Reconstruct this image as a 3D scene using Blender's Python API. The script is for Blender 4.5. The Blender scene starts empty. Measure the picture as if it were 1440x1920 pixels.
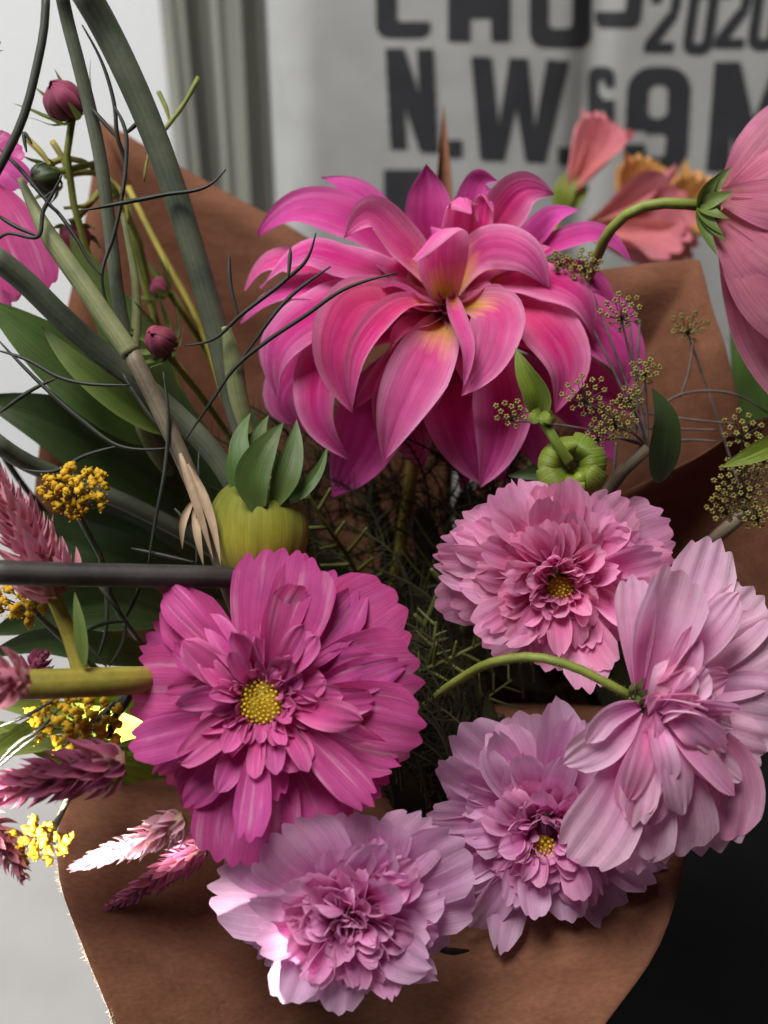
import bpy, math, random
from mathutils import Vector, Matrix
random.seed(7)
R = math.radians
scene = bpy.context.scene
col = scene.collection

# ------------------------------------------------------------------ camera
FPX = 1782.0                       # focal length in photo pixels (1440 wide)
PITCH = R(27.0)
CAM = Vector((0.0, 0.0, 0.55))
FWD = Vector((0, math.cos(PITCH), -math.sin(PITCH)))
UP = Vector((0, math.sin(PITCH), math.cos(PITCH)))
RIGHT = Vector((1, 0, 0))
cam_data = bpy.data.cameras.new('camera')
cam_data.sensor_fit = 'HORIZONTAL'
cam_data.sensor_width = 36.0
cam_data.lens = 36.0 * FPX / 1440.0
cam_data.clip_start = 0.01
cam_data.clip_end = 50.0
cam_data.dof.use_dof = True
cam_data.dof.focus_distance = 0.305
cam_data.dof.aperture_fstop = 9.5
cam = bpy.data.objects.new('camera', cam_data)
col.objects.link(cam)
cam.location = CAM
cam.rotation_euler = (R(90) - PITCH, 0, 0)
scene.camera = cam

# ------------------------------------------------------------------ light
world = bpy.data.worlds.new('World')
scene.world = world
world.use_nodes = True
wb = world.node_tree.nodes['Background']
wb.inputs[0].default_value = (0.95, 0.97, 1.0, 1)
wb.inputs[1].default_value = 0.022

def area(name, loc, target, sx, sy, power, color, spread=180):
    l = bpy.data.lights.new(name, 'AREA')
    l.shape = 'RECTANGLE'; l.size = sx; l.size_y = sy
    l.energy = power; l.color = color; l.spread = R(spread)
    o = bpy.data.objects.new(name, l); col.objects.link(o)
    o.location = loc
    o.rotation_euler = (Vector(target) - Vector(loc)).to_track_quat('-Z', 'Y').to_euler()
    return o
# broad soft daylight from a window high on the left
area('window_light', (-0.26, 0.10, 1.43), (0.02, 0.30, 0.33), 0.45, 0.45, 11.5, (1.0, 0.975, 0.945))
# daylight falling on the wall behind
area('back_window_light', (-1.5, 0.25, 1.1), (-0.35, 1.0, 0.35), 0.8, 1.0, 4.4, (0.97, 0.985, 1.0), 80)
# two thin shafts of direct sun slipping in low from the left
def P0(px, py, d): return CAM + FWD * d + RIGHT * ((px - 720.0) / FPX * d) + UP * ((960.0 - py) / FPX * d)
def shaft(a, b, thick, travel, irradiance):
    c = (a + b) / 2; z = -travel.normalized()
    x = (b - a); ln = x.length; x = (x - z * x.dot(z)).normalized(); y = z.cross(x)
    l = bpy.data.lights.new('sun_beam', 'AREA'); l.shape = 'RECTANGLE'; l.size = ln; l.size_y = thick
    l.energy = irradiance * ln * thick; l.color = (1.0, .95, .86); l.spread = R(1.0)
    o = bpy.data.objects.new('sun_beam', l); col.objects.link(o)
    mt = Matrix((x, y, z)).transposed().to_4x4(); mt.translation = c + z * 0.9; o.matrix_world = mt
shaft(P0(190, 1325, .320), P0(200, 1622, .284), .014, RIGHT + FWD * 1.3 - UP * .03, 85)
shaft(P0(125, 1640, .3095), P0(225, 1960, .2915), .006, RIGHT - FWD * .30, 32)

vs = scene.view_settings
vs.view_transform = 'Standard'; vs.look = 'None'; vs.exposure = 0.68; vs.gamma = 1.0
vs.use_curve_mapping = False
scene.cycles.max_bounces = 8
scene.cycles.transparent_max_bounces = 8
scene.cycles.use_denoising = True

# ------------------------------------------------------------------ helpers
def P(px, py, d):
    """point at photo pixel (px,py) and depth d along the view axis"""
    return CAM + FWD * d + RIGHT * ((px - 720.0) / FPX * d) + UP * ((960.0 - py) / FPX * d)

def lerp(a, b, t): return a + (b - a) * t
def sstep(t):
    t = max(0.0, min(1.0, t)); return t * t * (3 - 2 * t)

def crom(pts, n):
    """Catmull-Rom resample of points (Vectors) to n+1 points"""
    m = len(pts)
    if m == 2: return [pts[0].lerp(pts[1], i / n) for i in range(n + 1)]
    L = [0.0]; seg = []
    for i in range(m - 1): seg.append(max(1e-9, (pts[i + 1] - pts[i]).length)); L.append(L[-1] + seg[-1])
    sl = [(pts[i + 1] - pts[i]) / seg[i] for i in range(m - 1)]
    tan = [sl[0] * 1.5 - (sl[0] * seg[1] + sl[1] * seg[0]) / (seg[0] + seg[1]) * .5]
    for i in range(1, m - 1): tan.append((sl[i - 1] * seg[i] + sl[i] * seg[i - 1]) / (seg[i] + seg[i - 1]))
    tan.append(sl[-1] * 1.5 - tan[-1] * .5)
    out = []
    for i in range(n + 1):
        q = L[-1] * i / n
        k = 0
        while k < m - 2 and q > L[k + 1]: k += 1
        h = seg[k]; t = (q - L[k]) / h
        out.append(pts[k] * (2 * t ** 3 - 3 * t * t + 1) + tan[k] * (h * (t ** 3 - 2 * t * t + t)) + pts[k + 1] * (3 * t * t - 2 * t ** 3) + tan[k + 1] * (h * (t ** 3 - t * t)))
    return out

def link(name, verts, faces, uvs, mat, parent=None, smooth=True):
    base = parent.matrix_base if False else None
    me = bpy.data.meshes.new(name)
    me.from_pydata([tuple(v) for v in verts], [], faces)
    if uvs:
        ul = me.uv_layers.new(name='UVMap')
        flat = [0.0] * (2 * len(me.loops))
        vi = [0] * len(me.loops)
        me.loops.foreach_get('vertex_index', vi)
        for i, v in enumerate(vi):
            flat[2 * i] = uvs[v][0]; flat[2 * i + 1] = uvs[v][1]
        ul.data.foreach_set('uv', flat)
    if smooth: me.polygons.foreach_set('use_smooth', [True] * len(me.polygons))
    me.update()
    o = bpy.data.objects.new(name, me)
    if mat: me.materials.append(mat)
    col.objects.link(o)
    return o

class MB:
    def __init__(self): self.v = []; self.f = []; self.uv = []
    def add(self, v, f, uv=None):
        k = len(self.v); self.v += v
        self.f += [tuple(i + k for i in q) for q in f]
        self.uv += uv if uv else [(0.5, 0.5)] * len(v)
    def build(self, name, mat, parent=None, smooth=True):
        off = ABS.get(parent.as_pointer(), Vector()) if parent else Vector()
        o = link(name, [Vector(p) - off for p in self.v], self.f, self.uv, mat, smooth=smooth)
        if parent:
            o.parent = parent
            ABS[o.as_pointer()] = off
        return o
ABS = {}     # absolute location of every parent (none is rotated)

def thing(name, label, cat, loc, group=None):
    o = bpy.data.objects.new(name, None); col.objects.link(o)
    o.empty_display_size = 0.01
    o.location = loc; o['label'] = label; o['category'] = cat
    if group: o['group'] = group
    ABS[o.as_pointer()] = Vector(loc)
    return o
def tag(o, label, cat, group=None):
    o['label'] = label; o['category'] = cat
    if group: o['group'] = group
    return o
def structure(o): o['kind'] = 'structure'; return o

def frames(path, n0):
    n = len(path); T = []
    for i in range(n):
        a = path[max(0, i - 1)]; b = path[min(n - 1, i + 1)]
        t = (b - a); T.append(t.normalized() if t.length > 1e-9 else Vector((0, 0, 1)))
    N = n0 - T[0] * n0.dot(T[0])
    if N.length < 1e-6: N = T[0].orthogonal()
    N.normalize(); out = []
    for i in range(n):
        if i:
            q = T[i - 1].rotation_difference(T[i]); N = q @ N
            N = (N - T[i] * N.dot(T[i])).normalized()
        out.append((T[i], N, T[i].cross(N)))
    return out

def tube_data(pts, rad, sides=8, n=None, cap=True):
    n = n or max(6, 5 * (len(pts) - 1))
    path = crom(pts, n)
    fr = frames(path, Vector((0.3, -0.7, 0.5)))
    v = []; f = []; uv = []
    m = len(rad)
    for i, p in enumerate(path):
        t = i / n * (m - 1); k = min(int(t), m - 2) if m > 1 else 0
        r = lerp(rad[k], rad[k + 1], t - k) if m > 1 else rad[0]
        T, N, B = fr[i]
        for j in range(sides):
            a = 2 * math.pi * j / sides
            v.append(p + N * (math.cos(a) * r) + B * (math.sin(a) * r)); uv.append((i / n, j / sides))
    for i in range(n):
        for j in range(sides):
            a = i * sides + j; b = i * sides + (j + 1) % sides
            f.append((a, b, b + sides, a + sides))
    if cap:
        f.append(tuple(range(sides - 1, -1, -1))); f.append(tuple(n * sides + j for j in range(sides)))
    return v, f, uv

def tube(name, pts, rad, mat, parent=None, sides=8, n=None):
    m = MB(); m.add(*tube_data(pts, rad, sides, n)); return m.build(name, mat, parent)

def px_tube(name, pix, rad_px, mat, parent=None, sides=8, n=None):
    """pix: (px,py,d) list, rad in photo pixels at that depth"""
    pts = [P(*p) for p in pix]
    d = sum(p[2] for p in pix) / len(pix)
    return tube(name, pts, [r * d / FPX for r in rad_px], mat, parent, sides, n)

def ico():
    import bmesh
    bm = bmesh.new(); bmesh.ops.create_icosphere(bm, subdivisions=1, radius=1.0)
    v = [w.co.copy() for w in bm.verts]; f = [tuple(x.index for x in q.verts) for q in bm.faces]
    bm.free(); return v, f
ICO_V, ICO_F = ico()
def ball(m, c, r, sq=None, axis=None):
    if sq is None: m.add([c + w * r for w in ICO_V], ICO_F)
    else:
        m.add([c + w * r + axis * (w.dot(axis) * r * (sq - 1)) for w in ICO_V], ICO_F)

def prof(kind, u):
    if kind == 'dahlia':
        if u < 0.5: return lerp(0.42, 1.0, math.sin(u / 0.5 * math.pi / 2))
        t = (u - 0.5) / 0.5
        return max(0.004, (1 - t ** 2.3) * lerp(1, 0.86, t))
    if kind == 'cosmos':
        return lerp(0.2, 1.0, math.sin(min(1, u / 0.72) * math.pi / 2) ** 1.1) * (1 - 0.12 * sstep((u - .75) / .25))
    if kind == 'oval':
        return max(0.01, lerp(0.32, 1.0, math.sin(min(1, u / 0.62) * math.pi / 2)) * math.sqrt(max(0, 1 - max(0, (u - .55) / .452) ** 2.6)))
    if kind == 'lance':
        return max(0.006, (0.45 + 0.55 * math.sin(min(1, u / .35) * math.pi / 2)) * (1 - max(0, (u - .3) / .7) ** 1.6))
    if kind == 'leaf':
        return max(0.01, math.sin(math.pi * u ** 0.75) ** 0.8)
    if kind == 'strap':
        return max(0.01, 0.75 + 0.25 * math.sin(u * math.pi)) * (1 if u < .8 else math.sqrt(max(0.0004, 1 - ((u - .8) / .2) ** 2)))
    return 1.0

def petal_data(path, width, kind, n0, cup=(0, 0), roll=(0, 0), ridge=0.0, ridge_n=3, teeth=0, tooth=0.06,
               roundoff=0.0, ruffle=0.0, nu=14, nv=8, keel=0.0, seed=0):
    rnd = random.Random(seed)
    path = crom(path, 40)
    fr = frames(path, n0)
    ph = rnd.uniform(0, 6.28); ph2 = rnd.uniform(0, 6.28); skew = rnd.uniform(-.06, .06)
    tj = [rnd.uniform(.2, 1.5) for _ in range(12)]
    v = []; f = []; uv = []
    for j in range(nv + 1):
        x = -1 + 2 * j / nv
        um = 1 - roundoff * abs(x + skew) ** 2.4
        if teeth:
            q = (x + 1) / 2 * teeth; k = min(int(q), teeth - 1); fq = q - k
            um -= tooth * (abs(fq - .5) * 2) ** 1.3 * tj[k]
            um += tooth * .4 * (tj[k] - 1)
        um = min(um, 1.0)
        for i in range(nu + 1):
            u = i / nu * um
            s = u * 40; k = min(int(s), 39); t = s - k
            p = path[k].lerp(path[k + 1], t)
            T, N, B = fr[k]; T2, N2, B2 = fr[k + 1]
            N = N.lerp(N2, t).normalized(); B = B.lerp(B2, t).normalized()
            ra = lerp(roll[0], roll[1], u)
            if ra: N, B = N * math.cos(ra) + B * math.sin(ra), B * math.cos(ra) - N * math.sin(ra)
            w = width * 0.5 * prof(kind, u)
            if len(cup) == 2: c = lerp(cup[0], cup[1], u)
            else: c = lerp(cup[0], cup[1], u * 2) if u < .5 else lerp(cup[1], cup[2], u * 2 - 1)
            a = c if abs(c) > 1e-3 else 1e-3
            lat = math.sin(a * x) / a * w
            nor = (1 - math.cos(a * x)) / a * w
            nor += ridge * width * math.cos(math.pi * ridge_n * x + ph) * u * (1 - .3 * u)
            nor += ruffle * width * math.sin(u * 7 + ph2 + 2.1 * x) * u * (0.35 + abs(x))
            nor -= keel * width * math.exp(-(x / .13) ** 2) * math.sin(math.pi * min(1, u * 1.1))
            v.append(p + B * lat + N * nor)
            uv.append((i / nu * um, (x + 1) / 2))
    for j in range(nv):
        for i in range(nu):
            a = j * (nu + 1) + i
            f.append((a, a + 1, a + nu + 2, a + nu + 1))
    return v, f, uv

def petal(parent, path, width, kind, mat, n0, name='petal', **kw):
    m = MB(); m.add(*petal_data(path, width, kind, n0, **kw)); return m.build(name, mat, parent)

# ------------------------------------------------------------------ materials
def nodes(name):
    m = bpy.data.materials.new(name); m.use_nodes = True
    nt = m.node_tree; return m, nt, nt.nodes['Principled BSDF'], nt.nodes['Material Output']
def ramp(nt, stops, interp='LINEAR'):
    r = nt.nodes.new('ShaderNodeValToRGB'); r.color_ramp.interpolation = interp
    e = r.color_ramp.elements
    while len(e) < len(stops): e.new(0.5)
    for el, (p, c) in zip(e, stops):
        el.position = p; el.color = (c[0], c[1], c[2], 1) if not isinstance(c, (int, float)) else (c, c, c, 1)
    return r
def math_n(nt, op, a, b=None):
    n = nt.nodes.new('ShaderNodeMath'); n.operation = op
    for i, x in enumerate((a, b)):
        if x is None: continue
        if isinstance(x, (int, float)): n.inputs[i].default_value = x
        else: nt.links.new(x, n.inputs[i])
    return n.outputs[0]
def mix_c(nt, fac, a, b, mode='MIX'):
    n = nt.nodes.new('ShaderNodeMix'); n.data_type = 'RGBA'; n.blend_type = mode
    for s, x in ((n.inputs[0], fac), (n.inputs[6], a), (n.inputs[7], b)):
        if isinstance(x, (int, float)): s.default_value = x
        elif isinstance(x, tuple): s.default_value = (*x, 1)
        else: nt.links.new(x, s)
    return n.outputs[2]

def S(r, g, b):
    f = lambda c: (c / 255 / 12.92) if c / 255 <= .04045 else ((c / 255 + .055) / 1.055) ** 2.4
    return (f(r), f(g), f(b))

def petal_material(name, length_stops, edge, edge_amt=0.5, streak=None, streak_amt=0.0, streak_lo=.5, vein=0.35,
                   trans=0.35, rough=0.62, bump=0.25, vein_col=None, hue_var=0.02, val_var=0.12, spec=.16):
    m, nt, bs, out = nodes(name); L = nt.links
    uv = nt.nodes.new('ShaderNodeUVMap'); sep = nt.nodes.new('ShaderNodeSeparateXYZ'); L.new(uv.outputs[0], sep.inputs[0])
    u, v = sep.outputs[0], sep.outputs[1]
    oi = nt.nodes.new('ShaderNodeObjectInfo')
    rr = math_n(nt, 'MULTIPLY', oi.outputs['Random'], 37.0)
    comb = nt.nodes.new('ShaderNodeCombineXYZ')
    L.new(math_n(nt, 'MULTIPLY', u, 1.4), comb.inputs[0]); L.new(math_n(nt, 'MULTIPLY', v, 8.0), comb.inputs[1]); L.new(rr, comb.inputs[2])
    n1 = nt.nodes.new('ShaderNodeTexNoise'); n1.inputs['Scale'].default_value = 1.0; n1.inputs['Detail'].default_value = 4
    L.new(comb.outputs[0], n1.inputs['Vector'])
    comb2 = nt.nodes.new('ShaderNodeCombineXYZ')
    L.new(math_n(nt, 'MULTIPLY', u, 2.0), comb2.inputs[0]); L.new(math_n(nt, 'MULTIPLY', v, 55.0), comb2.inputs[1]); L.new(rr, comb2.inputs[2])
    n2 = nt.nodes.new('ShaderNodeTexNoise'); n2.inputs['Scale'].default_value = 1.0; n2.inputs['Detail'].default_value = 2
    L.new(comb2.outputs[0], n2.inputs['Vector'])
    # distort u by streak noise so the gradients are ragged
    uu = math_n(nt, 'ADD', u, math_n(nt, 'MULTIPLY', math_n(nt, 'SUBTRACT', n1.outputs[0], .5), .35))
    rp = ramp(nt, length_stops); L.new(uu, rp.inputs[0])
    c = rp.outputs[0]
    # edges
    ve = math_n(nt, 'ABSOLUTE', math_n(nt, 'SUBTRACT', v, .5))
    ed = math_n(nt, 'POWER', math_n(nt, 'MULTIPLY', ve, 2.0), 2.2)
    ed = math_n(nt, 'MULTIPLY', math_n(nt, 'MULTIPLY', ed, edge_amt), math_n(nt, 'ADD', n1.outputs[0], .5))
    cl = nt.nodes.new('ShaderNodeClamp'); L.new(ed, cl.inputs[0])
    c = mix_c(nt, cl.outputs[0], c, edge)
    if streak:
        sr = ramp(nt, [(streak_lo, 0.0), (streak_lo + .26, 1.0)]); L.new(n1.outputs[0], sr.inputs[0])
        su = ramp(nt, [(0.25, 0.0), (0.55, 1.0), (0.82, 1.0), (0.95, 0.15)]); L.new(u, su.inputs[0])
        sf = math_n(nt, 'MULTIPLY', math_n(nt, 'MULTIPLY', sr.outputs[0], su.outputs[0]), streak_amt)
        c = mix_c(nt, sf, c, streak)
    vr = ramp(nt, [(0.38, 1.0), (0.56, 0.0)]); L.new(n2.outputs[0], vr.inputs[0])
    c = mix_c(nt, math_n(nt, 'MULTIPLY', vr.outputs[0], vein), c, vein_col or tuple(x * .6 for x in length_stops[len(length_stops) // 2][1]))
    # soft blotches and a fine cellular grain
    tc = nt.nodes.new('ShaderNodeTexCoord')
    nb = nt.nodes.new('ShaderNodeTexNoise'); nb.inputs['Scale'].default_value = 130; nb.inputs['Detail'].default_value = 6; nb.inputs['Roughness'].default_value = .65
    L.new(tc.outputs['Object'], nb.inputs['Vector'])
    rb = ramp(nt, [(.3, (.90, .86, .90)), (.7, (1.08, 1.12, 1.08))]); L.new(nb.outputs[0], rb.inputs[0])
    c = mix_c(nt, 1.0, c, rb.outputs[0], 'MULTIPLY')
    hs = nt.nodes.new('ShaderNodeHueSaturation'); L.new(c, hs.inputs['Color'])
    L.new(math_n(nt, 'ADD', .5 - hue_var / 2, math_n(nt, 'MULTIPLY', oi.outputs['Random'], hue_var)), hs.inputs['Hue'])
    r2 = math_n(nt, 'FRACT', math_n(nt, 'MULTIPLY', oi.outputs['Random'], 7.31))
    L.new(math_n(nt, 'ADD', 1 - val_var, math_n(nt, 'MULTIPLY', r2, 2 * val_var)), hs.inputs['Value'])
    c = hs.outputs[0]
    L.new(c, bs.inputs['Base Color']); bs.inputs['Roughness'].default_value = rough
    bs.inputs['Specular IOR Level'].default_value = spec
    bs.inputs['Sheen Weight'].default_value = 0.06; bs.inputs['Sheen Roughness'].default_value = .6
    bp = nt.nodes.new('ShaderNodeBump'); bp.inputs['Strength'].default_value = bump; bp.inputs['Distance'].default_value = 0.0006
    L.new(math_n(nt, 'ADD', math_n(nt, 'ADD', n2.outputs[0], nb.outputs[0]), math_n(nt, 'MULTIPLY', n1.outputs[0], 1.8)), bp.inputs['Height'])
    L.new(bp.outputs[0], bs.inputs['Normal'])
    tr = nt.nodes.new('ShaderNodeBsdfTranslucent'); L.new(c, tr.inputs[0]); L.new(bp.outputs[0], tr.inputs[1])
    mx = nt.nodes.new('ShaderNodeMixShader'); mx.inputs[0].default_value = trans
    L.new(bs.outputs[0], mx.inputs[1]); L.new(tr.outputs[0], mx.inputs[2]); L.new(mx.outputs[0], out.inputs[0])
    return m

def plain(name, c1, c2, scale=40, rough=0.55, trans=0.0, bump=0.0, stretch=(1, 1, 1), detail=4, spec=.35, coords='Object', lo=.35, hi=.65, bdist=.0005):
    m, nt, bs, out = nodes(name); L = nt.links
    tc = nt.nodes.new('ShaderNodeTexCoord'); mp = nt.nodes.new('ShaderNodeMapping'); mp.inputs['Scale'].default_value = stretch
    L.new(tc.outputs[coords], mp.inputs[0])
    n = nt.nodes.new('ShaderNodeTexNoise'); n.inputs['Scale'].default_value = scale; n.inputs['Detail'].default_value = detail
    L.new(mp.outputs[0], n.inputs['Vector'])
    r = ramp(nt, [(lo, c1), (hi, c2)]); L.new(n.outputs[0], r.inputs[0])
    L.new(r.outputs[0], bs.inputs['Base Color']); bs.inputs['Roughness'].default_value = rough
    bs.inputs['Specular IOR Level'].default_value = spec
    if bump:
        bp = nt.nodes.new('ShaderNodeBump'); bp.inputs['Strength'].default_value = bump; bp.inputs['Distance'].default_value = bdist
        L.new(n.outputs[0], bp.inputs['Height']); L.new(bp.outputs[0], bs.inputs['Normal'])
    if trans:
        tr = nt.nodes.new('ShaderNodeBsdfTranslucent'); L.new(r.outputs[0], tr.inputs[0])
        mx = nt.nodes.new('ShaderNodeMixShader'); mx.inputs[0].default_value = trans
        L.new(bs.outputs[0], mx.inputs[1]); L.new(tr.outputs[0], mx.inputs[2]); L.new(mx.outputs[0], out.inputs[0])
    return m

M = {}
M['dahlia'] = petal_material('dahlia_petal', [(0.0, (.62, .38, .04)), (.09, (.76, .34, .10)), (.19, (.72, .09, .25)), (.55, (.64, .016, .22)), (1.0, (.74, .12, .42))],
                             (.84, .32, .58), edge_amt=.95, streak=(.84, .34, .56), streak_amt=.3, streak_lo=.52, vein=.3, vein_col=(.48, .008, .15), trans=.42, bump=.4)  # pale edges mix the petal's own tone with edge light put into colour
M['dahlia_inner'] = petal_material('dahlia_inner_petal', [(0.0, (.50, .40, .03)), (.12, (.82, .54, .07)), (.22, (.86, .36, .24)), (.36, (.74, .07, .29)), (1.0, (.78, .15, .44))],
                             (.87, .38, .60), edge_amt=.9, streak=(.88, .44, .58), streak_amt=.3, streak_lo=.52, vein=.28, vein_col=(.58, .03, .20), trans=.42, bump=.4)  # edges likewise carry some edge light in their paler colour
M['dahlia_back'] = petal_material('dahlia_outer_petal', [(0.0, (.55, .07, .22)), (.35, (.54, .025, .22)), (1.0, (.58, .07, .34))],
                             (.68, .17, .45), edge_amt=.6, streak=(.80, .28, .52), streak_amt=.3, streak_lo=.54, vein=.25, vein_col=(.45, .02, .22), trans=.3)
M['magenta'] = petal_material('magenta_cosmos_petal', [(0.0, (.48, .03, .19)), (.35, (.60, .085, .30)), (.8, (.64, .11, .36)), (1.0, (.58, .06, .28))],
                             (.58, .05, .28), edge_amt=.5, streak=(.86, .52, .64), streak_amt=.95, streak_lo=.55, vein=.22, vein_col=(.44, .02, .20), trans=.42)
M['magenta_in'] = petal_material('magenta_cosmos_floret', [(0.0, (.46, .015, .17)), (.4, (.64, .07, .32)), (1.0, (.68, .14, .40))],
                             (.76, .26, .49), edge_amt=.6, streak=(.86, .50, .64), streak_amt=.5, streak_lo=.53, vein=.22, vein_col=(.46, .02, .20), trans=.42, val_var=.2)
M['pink'] = petal_material('pink_cosmos_petal', [(0.0, (.66, .08, .34)), (.3, (.82, .25, .52)), (.75, (.89, .44, .66)), (1.0, (.89, .36, .62))],
                             (.92, .54, .72), edge_amt=.5, streak=(.93, .66, .78), streak_amt=.55, streak_lo=.5, vein=.22, vein_col=(.66, .13, .42), trans=.48, val_var=.08)
M['pink_in'] = petal_material('pink_cosmos_floret', [(0.0, (.62, .04, .25)), (.45, (.82, .17, .44)), (1.0, (.90, .42, .64))],
                             (.92, .48, .67), edge_amt=.5, streak=(.93, .62, .75), streak_amt=.4, streak_lo=.52, vein=.22, vein_col=(.62, .07, .33), trans=.48, val_var=.12)
M['rose'] = petal_material('lilac_pink_floret', [(0.0, (.60, .05, .31)), (.45, (.81, .23, .54)), (1.0, (.89, .46, .72))],
                             (.91, .54, .77), edge_amt=.5, streak=(.92, .66, .82), streak_amt=.4, streak_lo=.52, vein=.22, vein_col=(.62, .11, .42), trans=.48, val_var=.1)
M['pale'] = petal_material('pale_cosmos_petal', [(0.0, (.64, .10, .40)), (.3, (.81, .30, .58)), (.7, (.90, .55, .74)), (1.0, (.92, .61, .77))],
                             (.93, .68, .81), edge_amt=.5, streak=(.94, .74, .85), streak_amt=.4, streak_lo=.5, vein=.22, vein_col=(.68, .21, .50), trans=.48, val_var=.07)
M['lilac'] = petal_material('lilac_cosmos_petal', [(0.0, (.60, .06, .34)), (.35, (.78, .27, .58)), (.75, (.88, .52, .78)), (1.0, (.90, .57, .80))],
                             (.92, .66, .85), edge_amt=.5, streak=(.92, .74, .88), streak_amt=.5, streak_lo=.5, vein=.22, vein_col=(.62, .17, .48), trans=.50, val_var=.1)
M['peach'] = petal_material('peach_petal', [(0.0, (0.541, 0.262, 0.180)), (.2, (0.640, 0.205, 0.295)), (.6, (0.656, 0.246, 0.344)), (1.0, (0.672, 0.279, 0.328))],
                             (0.672, 0.246, 0.410), edge_amt=.6, streak=(0.713, 0.385, 0.443), streak_amt=.7, streak_lo=.48, vein=.55, vein_col=(0.492, 0.107, 0.246), trans=.45)
M['coral'] = petal_material('coral_petal', [(0.0, (0.492, 0.332, 0.132)), (.3, (0.649, 0.221, 0.189)), (1.0, (0.670, 0.200, 0.227))], (0.689, 0.266, 0.265), vein=.3, trans=.4, vein_col=(0.492, 0.111, 0.132))
M['amber'] = petal_material('amber_petal', [(0.0, (0.590, 0.335, 0.090)), (.4, (0.728, 0.394, 0.127)), (1.0, (0.728, 0.374, 0.127))], (0.748, 0.433, 0.163), vein=.25, trans=.4, vein_col=(0.590, 0.246, 0.073))
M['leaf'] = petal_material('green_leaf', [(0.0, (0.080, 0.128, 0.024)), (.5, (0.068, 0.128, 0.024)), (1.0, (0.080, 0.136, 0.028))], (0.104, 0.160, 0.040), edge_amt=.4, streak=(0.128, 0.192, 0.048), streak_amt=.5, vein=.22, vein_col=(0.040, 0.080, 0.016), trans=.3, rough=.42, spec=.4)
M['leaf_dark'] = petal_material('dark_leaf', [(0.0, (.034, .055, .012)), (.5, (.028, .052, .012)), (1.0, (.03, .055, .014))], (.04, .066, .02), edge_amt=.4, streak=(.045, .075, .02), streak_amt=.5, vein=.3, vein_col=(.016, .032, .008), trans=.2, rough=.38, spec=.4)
M['lime'] = petal_material('lime_sepal', [(0.0, (0.160, 0.216, 0.016)), (.5, (0.192, 0.264, 0.020)), (1.0, (0.216, 0.264, 0.032))], (0.256, 0.304, 0.056), edge_amt=.5, streak=(0.288, 0.336, 0.064), streak_amt=.4, vein=.5, vein_col=(0.104, 0.160, 0.012), trans=.25, rough=.38, bump=.5, spec=.4)
M['sepal'] = petal_material('green_sepal', [(0.0, (0.120, 0.160, 0.024)), (.5, (0.104, 0.160, 0.028)), (1.0, (0.112, 0.152, 0.032))], (0.176, 0.216, 0.056), edge_amt=.5, vein=.22, vein_col=(0.064, 0.104, 0.016), trans=.25, rough=.45, spec=.4)
M['bud_skin'] = petal_material('bud_skin', [(0.0, (.11, .13, .015)), (.30, (.20, .20, .015)), (.55, (.33, .26, .02)), (.8, (.38, .22, .04)), (1.0, (.42, .18, .10))], (.24, .22, .03), edge_amt=.4, streak=(.42, .34, .05), streak_amt=.5, vein=.45, vein_col=(.12, .14, .015), trans=.1, rough=.6, spec=.2)
M['celosia'] = petal_material('celosia_bract', [(0.0, (0.367, 0.259, 0.108)), (.25, (0.540, 0.140, 0.216)), (1.0, (0.734, 0.346, 0.410))], (0.778, 0.432, 0.497), edge_amt=.4, vein=.25, vein_col=(0.367, 0.054, 0.162), trans=.35)
M['celosia_dark'] = petal_material('dark_celosia_bract', [(0.0, (.26, .18, .06)), (.25, (.36, .07, .15)), (1.0, (.46, .13, .24))], (.54, .20, .32), edge_amt=.4, vein=.25, vein_col=(.25, .03, .1), trans=.35)
M['celosia_sunlit'] = petal_material('sunlit_celosia_bract', [(0.0, (.55, .40, .18)), (.25, (.75, .30, .42)), (1.0, (.85, .60, .66))], (.85, .62, .68), edge_amt=.4, vein=.15, trans=.4)  # lit copy of the celosia colour, direct sun painted into the bracts
M['bud_red'] = petal_material('red_bud_petal', [(0.0, (.12, .02, .03)), (.5, (.20, .018, .05)), (1.0, (.26, .03, .08))], (.34, .07, .13), edge_amt=.8, vein=.5, vein_col=(.09, .01, .03), trans=.12, val_var=.3, spec=.3)
def stem_material(name, c1, c2, ribs=14, rough=.5):
    m, nt, bs, out = nodes(name); L = nt.links
    uv = nt.nodes.new('ShaderNodeUVMap'); sep = nt.nodes.new('ShaderNodeSeparateXYZ'); L.new(uv.outputs[0], sep.inputs[0])
    tc = nt.nodes.new('ShaderNodeTexCoord')
    n = nt.nodes.new('ShaderNodeTexNoise'); n.inputs['Scale'].default_value = 90; n.inputs['Detail'].default_value = 6; L.new(tc.outputs['Object'], n.inputs['Vector'])
    n3 = nt.nodes.new('ShaderNodeTexNoise'); n3.inputs['Scale'].default_value = 700; n3.inputs['Detail'].default_value = 3; L.new(tc.outputs['Object'], n3.inputs['Vector'])
    w = math_n(nt, 'SINE', math_n(nt, 'MULTIPLY', sep.outputs[1], 6.283 * ribs))
    w = math_n(nt, 'ADD', math_n(nt, 'MULTIPLY', w, .5), .5)
    fac = math_n(nt, 'ADD', math_n(nt, 'MULTIPLY', w, .08), math_n(nt, 'ADD', math_n(nt, 'MULTIPLY', n.outputs[0], .72), math_n(nt, 'MULTIPLY', n3.outputs[0], .2)))
    r = ramp(nt, [(.30, c1), (.68, c2)]); L.new(fac, r.inputs[0]); L.new(r.outputs[0], bs.inputs['Base Color'])
    bs.inputs['Roughness'].default_value = rough; bs.inputs['Specular IOR Level'].default_value = .3
    bp = nt.nodes.new('ShaderNodeBump'); bp.inputs['Strength'].default_value = .14; bp.inputs['Distance'].default_value = .0004
    L.new(math_n(nt, 'ADD', w, n3.outputs[0]), bp.inputs['Height']); L.new(bp.outputs[0], bs.inputs['Normal'])
    return m
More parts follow.
